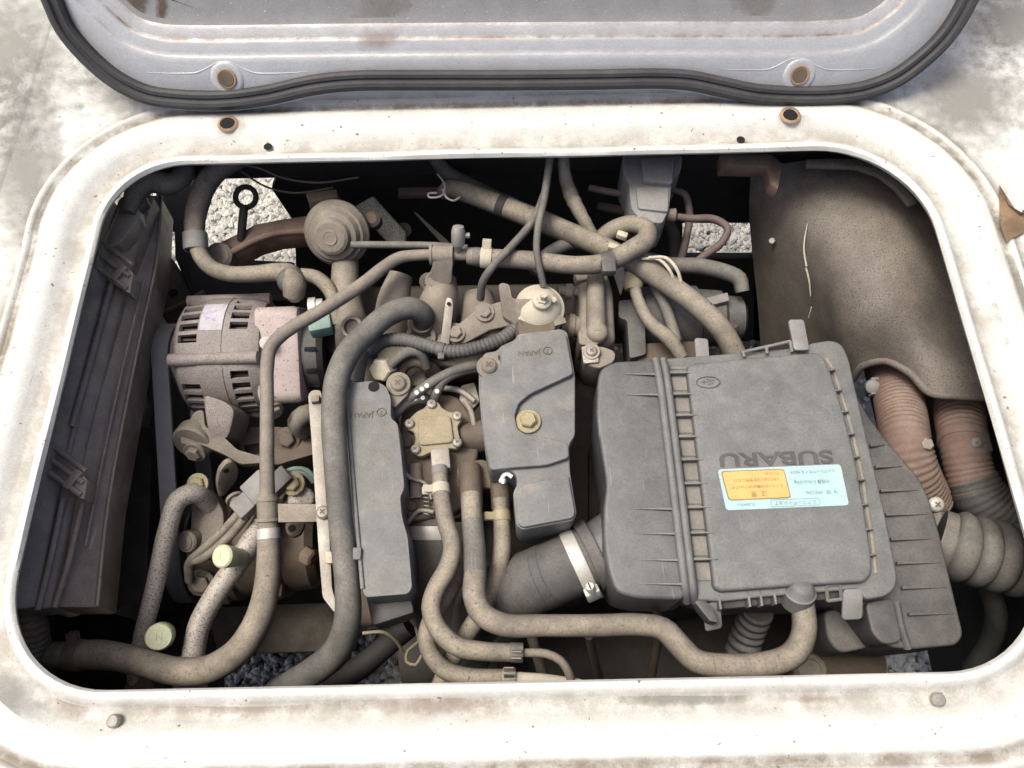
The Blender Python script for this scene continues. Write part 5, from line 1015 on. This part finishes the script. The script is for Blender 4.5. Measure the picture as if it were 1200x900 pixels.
# ------------------------------------------------ EGR diaphragm
dc = W(392, 275, -.085); dax = Vector((-.10, -.72, .69)).normalized()
t = thing('vacuum_diaphragm', 'round stepped tan vacuum diaphragm facing the opening above its pipe', 'diaphragm', dc-Z*.06)
k = rad(392, 275, -.085, 1)
bm = B(); lathe(bm, dc-dax*.006, dax, [(-.045, k*22), (-.012, k*26), (-.010, k*38), (-.004, k*39.5), (-.001, k*39), (.001, k*37), (.0065, k*34), (.0075, k*31.5), (.0140, k*28), (.0152, k*25), (.0158, k*23), (.0215, k*20.5), (.0235, k*17), (.024, k*10)], 56); emit(bm, 'can', 'castdusty', t, 22)
bm = B(); lathe(bm, dc+dax*.0175, dax, [(0, k*9), (.0015, k*8.5), (.0015, k*7), (.001, k*6.5), (.001, k*2)], 28); emit(bm, 'centre_boss', 'castdusty', t)
bm = B(); tube(bm, [W(412, 287, -.07), W(450, 287, -.068), W(510, 288, -.068), W(548, 291, -.068)], .0042, 12); emit(bm, 'vacuum_tube', 'rubber', t, 60)
bm = B(); tube(bm, [W(425, 262, -.10), W(440, 256, -.1)], .009, 14); lathe(bm, W(437, 258, -.095), (0, -.4, 1), [(-.01, .01), (.006, .01), (.009, .006)], 16); emit(bm, 'side_fitting', 'castbrown', t)
# rusty arm and dipstick
t = thing('exhaust_bracket', 'rusty brown bent steel arm behind the alternator', 'bracket', W(310, 290, -.2))
bm = B(); prism(bm, [W(256, 284, -.13), W(300, 262, -.125), W(330, 256, -.12), W(372, 250, -.115), W(375, 272, -.115), W(325, 277, -.125), W(300, 284, -.13), (W(262, 306, -.135))], (0, 0, -.03), .003); emit(bm, 'arm', 'rust', t)
bm = B(); tube(bm, [W(260, 302, -.13), W(300, 281, -.125), W(325, 273, -.12), W(372, 270, -.115)], .004, 10); emit(bm, 'fold', 'rust', t)
bm = B(); lathe(bm, W(258, 300, -.13), (0, -.5, 1), [(-.02, .016), (.004, .016), (.007, .012)], 24); emit(bm, 'end_bush', 'castdusty', t)
bm = B(); pprism(bm, [(358, 225), (392, 222), (412, 250), (420, 270), (370, 270)], -.12, .04, .006, rnd=.006); emit(bm, 'mount', 'rust', t)
bm = B(); pprism(bm, [(358, 226), (394, 221), (396, 230), (362, 236)], -.108, .012, .002); emit(bm, 'brass_block', 'brass', t)
t = thing('dipstick', 'black oil dipstick with round finger ring standing against the bright gravel', 'dipstick', W(284, 275, -.2))
rc = W(288, 231, -.105); bm = B(); tube(bm, [rc+(RT*math.cos(a_)+UP*math.sin(a_)*1.0)*rad(288, 231, -.105, 12) for a_ in [k_/18*6.2832 for k_ in range(19)]], .0034, 10, closed=True, step=.003); emit(bm, 'ring', 'blackdeep', t, 60)
bm = B(); tube(bm, [W(286, 243, -.106), W(284, 262, -.115), W(282, 290, -.14)], .0052, 12); emit(bm, 'stem', 'blackdeep', t)
# wrapped hose upper left
t, *pp = h = hose('wrapped_hose', 'tape wrapped grey hose dropping from the bed edge past the dipstick', [(285, 184, -.05, 10), (262, 195, -.06, 12), (243, 213, -.07, 13), (232, 240, -.08, 12.5), (228, 262, -.088, 12), (229, 283, -.095, 11)], 'rubbertan', mod=lambda s: 1+.018*math.sin(s*420))
band(t, h, 230, 281, .02, 'connector', 1.28, 'collar')
t, *pp = h = hose('alternator_lead', 'thick dusty alternator lead with rubber boot above the alternator', [(229, 284, -.096, 9), (235, 299, -.097, 9.5), (248, 314, -.097, 9.5), (270, 321, -.097, 9.5), (300, 321, -.096, 10), (325, 319, -.094, 11), (340, 322, -.09, 13), (345, 335, -.09, 14), (344, 348, -.098, 12)], 'rubbertan', 'cable')
bm = B(); lathe(bm, W(341, 328, -.088), (.1, -.4, 1), [(-.02, .015), (.0, .016), (.006, .013), (.009, .006)], 24); emit(bm, 'boot', 'plasticdark', t, 60)
hose('coolant_hose', 'short pale hose curving from the alternator boot to the pipe column', [(352, 322, -.092, 8), (370, 325, -.095, 8.5), (385, 338, -.1, 8.5), (394, 360, -.105, 8.5), (398, 380, -.112, 8)], 'rubbertan')
t, *pp = h = hose('wiring_harness', 'tape wrapped harness looped at the left rear corner of the opening', [(150, 250, -.05, 8), (160, 225, -.05, 12), (176, 212, -.05, 14), (198, 216, -.055, 13), (214, 206, -.06, 12), (216, 195, -.065, 11), (204, 184, -.07, 10), (190, 178, -.075, 10)], 'rubbertan', 'wiring', mod=lambda s: 1+.03*math.sin(s*600))
# corrugated black tube in the near left corner
hose('conduit', 'dusty corrugated conduit in the near left corner of the bay', [(34, 700, -.12, 15), (38, 730, -.13, 16), (42, 760, -.15, 16), (48, 800, -.18, 16)], 'rubbertan', 'conduit', seg=24, mod=ribbed(.006, .05), step=.0013, wob=0)
# centre rear: regulator, brackets
t = thing('solenoid_bracket', 'flat dusty steel bracket plate with two bolts behind the centre cover', 'bracket', W(565, 390, -.16))
bm = B(); pprism(bm, [(526, 398, -.10), (530, 385, -.096), (562, 360, -.09), (590, 352, -.085), (602, 352, -.083), (604, 380, -.092), (575, 386, -.096), (545, 402, -.104), (530, 404, -.105)], 0, .005, .0012, rnd=.004); emit(bm, 'plate', 'castdusty', t)
bolt(t, W(568, 366, -.088), (0, -.25, 1), .0072, 'castdusty'); bolt(t, W(534, 390, -.098), (0, -.25, 1), .0072, 'castdusty')
bm = B(); pprism(bm, [(584, 334, -.062), (588, 331, -.06), (597, 333, -.06), (600, 350, -.066), (632, 350, -.066), (638, 362, -.070), (605, 380, -.085), (590, 372, -.085)], 0, .012, .0025, rnd=.004); emit(bm, 'upright', 'castdusty', t)
bm = B(); pprism(bm, [(636, 360), (662, 372), (664, 378), (650, 382), (622, 384), (606, 380)], -.080, .004, .001); emit(bm, 'shelf', 'castdusty', t)
bm = B(); tube(bm, [W(578, 384, -.12), W(576, 402, -.13)], .02, 20); emit(bm, 'boss', 'castdusty', t)
t = thing('pressure_regulator', 'cream dome shaped pressure regulator with stepped cap under the throttle cable', 'regulator', W(630, 360, -.12))
bm = B(); q = W(632, 362, -.085); qa = Vector((.1, -.12, 1)).normalized(); lathe(bm, q, qa, [(-.03, .018), (-.008, .019), (-.006, .026), (.0, .0275), (.004, .0275), (.006, .024), (.011, .021), (.0145, .016), (.017, .012), (.018, .0105), (.025, .010), (.027, .007)], 44); emit(bm, 'dome', 'cream', t, 28)
bm = B(); lathe(bm, q+qa*.026, qa, [(0, .0065), (.004, .0065), (.0045, .004), (.012, .0035)], 6); emit(bm, 'nipple', 'cream', t)
bolt(t, W(648, 352, -.068), qa, .004, 'cream', washer=False)
t = thing('identification_strap', 'upright pale metal strap with a small hole behind the corrugated conduit', 'strap', W(521, 405, -.12))
bm = B(); pprism(bm, [(516, 402, -.1), (522, 352, -.075), (525, 348, -.074), (530, 351, -.074), (531, 360, -.078), (526, 404, -.1)], 0, .003, .0008, rnd=.002); emit(bm, 'strap', 'steel', t)
bm = B(); lathe(bm, W(526, 356, -.0752), (0, -.4, 1), [(0, .0022), (.0005, .002)], 12); emit(bm, 'hole', 'hole', t)
# corrugated black conduit
t, *pp = h = hose('conduit', 'black corrugated wiring conduit curving from the radiator hose to the centre cover', [(432, 415, -.1, 8), (447, 401, -.09, 8), (470, 398, -.085, 8), (500, 405, -.083, 8), (530, 412, -.083, 8), (565, 406, -.083, 8), (590, 396, -.085, 8), (604, 385, -.09, 8)], 'rubberblk', 'conduit', seg=20, mod=ribbed(.0045, .07), step=.0011, wob=0)
band(t, h, 517, 409, .006, 'plasticdark', 1.12, 'cable_tie'); bm = B(); box(bm, W(517, 418, -.078), X, Y, Z, .007, .007, .006, .001); emit(bm, 'tie_head', 'plasticdark', t)
# ignition leads with white paint dots
for i, (lab, pts) in enumerate((('upper grey ignition lead with white paint dots entering the centre cover', [(462, 482, -.12, 6), (478, 468, -.095, 6), (500, 452, -.09, 6.2), (525, 438, -.088, 6.2), (548, 430, -.088, 6.2), (566, 428, -.095, 6)]), ('lower grey ignition lead with white paint dots dropping to the cover plate', [(508, 478, -.125, 6), (511, 462, -.1, 6.2), (518, 447, -.092, 6.2), (532, 438, -.09, 6.2), (552, 432, -.092, 6), (568, 432, -.1, 6)]), ('short grey ignition lead arching towards the narrow left cover', [(452, 500, -.12, 7), (464, 482, -.1, 7.5), (478, 470, -.098, 7.5), (492, 466, -.1, 7.5), (503, 471, -.115, 7)]))):
    t, *pp = h = hose('ignition_lead', lab, pts, 'rubber', 'lead', 'ignition leads', wob=0)
    for a, b in (((487, 461), (493, 456), (501, 450)), ((513, 455), (509, 470)), ((487, 467), (494, 466)))[i]:
        p, tt, q = at(h, a, b); d = (CAM-p); d = (d-tt*d.dot(tt)).normalized(); bm = B(); lathe(bm, p+d*q*.93, d, [(0, .0026), (q*.1, .0024), (q*.13, .0015)], 12); emit(bm, 'paint_dot', 'white', t)
hose('vacuum_hose', 'grey hose bending out of the cream plug', [(455, 432, -.098, 6), (466, 420, -.09, 6.5), (480, 412, -.088, 6.5), (492, 414, -.093, 6.5), (500, 430, -.11, 6)], 'rubber')
hose('breather_hose', 'short brown hose with a flaked white end behind the ignition leads', [(466, 440, -.115, 7), (478, 425, -.105, 7.5), (492, 424, -.105, 7.5), (500, 432, -.115, 7)], 'castbrown')
bm = B(); ca = Vector((-.3, -.55, .75)).normalized(); lathe(bm, W(450, 432, -.1), -ca, [(-.012, .011), (-.010, .013), (.004, .014), (.008, .012), (.012, .007)], 6)
tag(emit(bm, 'vacuum_plug', 'cream'), 'cream hexagonal plug at the top of the narrow left cover', 'plug')
hose('vacuum_hose', 'thin grey hose rising beside the thick radiator hose', [(418, 448, -.1, 8), (422, 425, -.095, 8), (429, 405, -.1, 8)], 'rubber')
# electrical connector on the compressor
t = thing('wiring_connector', 'grey two piece wiring connector with two cables by the steel coolant pipe', 'connector', W(300, 585, -.2))
d = (W(325, 560, -.14)-W(278, 605, -.15)).normalized(); s_ = d.cross(Z).normalized()
bm = B(); box(bm, W(291, 590, -.145), d, s_, Z, .032, .022, .018, .002); emit(bm, 'plug', 'connector', t)
bm = B(); box(bm, W(304, 574, -.142), d, s_, Z, .028, .028, .022, .002); emit(bm, 'socket', 'connector', t)
bm = B(); box(bm, W(326, 566, -.138), d, s_, Z, .03, .02, .016, .002); emit(bm, 'tail', 'plasticdark', t)
for dx in (0, 7):
    bm = B(); tube(bm, [W(282+dx, 600+dx*.7, -.15), W(262+dx*.9, 622+dx, -.155), W(236+dx*.6, 646+dx, -.165), W(222+dx*.3, 660, -.18), W(222, 680, -.2)], .005, 12); emit(bm, 'cable', 'rubbertan', t, 60)
bm = B(); tube(bm, [W(328, 556, -.14), W(345, 549, -.14), W(360, 551, -.14), W(370, 562, -.15)], .0026, 8); emit(bm, 'green_wire', 'teal', t, 60)
bm = B(); tube(bm, [W(326, 560, -.142), W(344, 553, -.142), W(358, 555, -.142), W(367, 565, -.15)], .0026, 8); emit(bm, 'grey_wire', 'connector', t, 60)
t = thing('pipe_flange', 'pale speckled pipe flange with a yellow bolt beside the wiring connector', 'flange', W(350, 585, -.2))
bm = B(); pprism(bm, [(336, 576), (348, 570), (362, 570), (369, 580), (366, 592), (336, 592)], -.15, .03, .004, 3, rnd=.005); emit(bm, 'block', 'pipealu', t)
bolt(t, W(344, 567, -.142), (-.1, -.2, 1), .0085, 'brass')
bm = B(); pprism(bm, [(334, 612), (358, 612), (352, 626), (343, 630), (335, 625)], -.15, .006, .0015, rnd=.004); o = emit(bm, 'hanger', 'castbrown', t)
bm = B(); lathe(bm, W(342, 619, -.1495), Z, [(0, .004), (.0005, .004)], 14); emit(bm, 'hanger_hole', 'hole', t)
# strut behind diaphragm, its sunlit patch put into the pale colour
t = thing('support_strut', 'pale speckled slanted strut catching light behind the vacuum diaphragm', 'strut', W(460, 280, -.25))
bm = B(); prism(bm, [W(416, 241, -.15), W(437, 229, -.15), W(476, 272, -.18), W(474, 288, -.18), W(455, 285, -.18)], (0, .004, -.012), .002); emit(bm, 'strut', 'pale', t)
t = thing('support_strut', 'thin speckled strut slanting behind the bleed nipple', 'strut', W(510, 280, -.25))
bm = B(); prism(bm, [W(484, 248, -.17), W(489, 250, -.17), W(527, 284, -.19), (W(518, 286, -.19))], (0, .004, -.008), .001); emit(bm, 'strut', 'castdusty', t)
bm = B(); box(bm, W(495, 226, -.13), X, Y, Z, .06, .012, .008, .001); tag(emit(bm, 'cable_bracket', 'castbrown'), 'thin brown bracket bar left of the wire spring clip', 'bracket')
# lower harness and yellow wires near the front edge
t, *pp = h = hose('wiring_harness', 'black taped harness lying across the gravel gap at the near edge', [(480, 735, -.24, 12), (455, 755, -.25, 13), (425, 780, -.26, 14), (385, 805, -.27, 14)], 'blackdeep', 'wiring')
hose('bare_wire', 'thin yellow green wire near the lower end of the narrow cover', [(425, 742, -.2, 2), (450, 741, -.2, 2), (465, 752, -.21, 2), (472, 765, -.22, 2)], 'yellowdust', 'wire', wob=0)
hose('bare_wire', 'thin yellow wire bent in a hook left of the fuel hoses', [(487, 735, -.19, 1.8), (490, 752, -.19, 1.8), (478, 762, -.19, 1.8), (476, 775, -.19, 1.8), (487, 779, -.19, 1.8), (494, 768, -.19, 1.8)], 'yellowdust', 'wire', wob=0)
hose('bare_wire', 'fine reddish wire sagging across the black crossmember', [(240, 190, -.06, 1.3), (300, 196, -.07, 1.3), (330, 208, -.08, 1.3), (372, 214, -.08, 1.3), (420, 208, -.08, 1.3)], 'pinkwire', 'wire', wob=0)
hose('bare_wire', 'fine dark wire hanging lower across the black crossmember', [(275, 195, -.07, 1.2), (310, 218, -.08, 1.2), (345, 226, -.085, 1.2), (390, 220, -.085, 1.2)], 'castbrown', 'wire', wob=0)
t = thing('vacuum_pump', 'dark round casting under the ignition leads behind the cover plate', 'casting', W(500, 440, -.2))
bm = B(); lathe(bm, W(492, 446, -.15), (0, -.25, 1), [(-.03, .03), (.0, .028), (.004, .026), (.006, .02), (.008, .012)], 32); emit(bm, 'drum', 'castbrown', t)
bm = B(); lathe(bm, W(492, 446, -.146), (0, -.25, 1), [(0, .011), (.012, .010), (.014, .007)], 6); emit(bm, 'nut', 'castdusty', t)
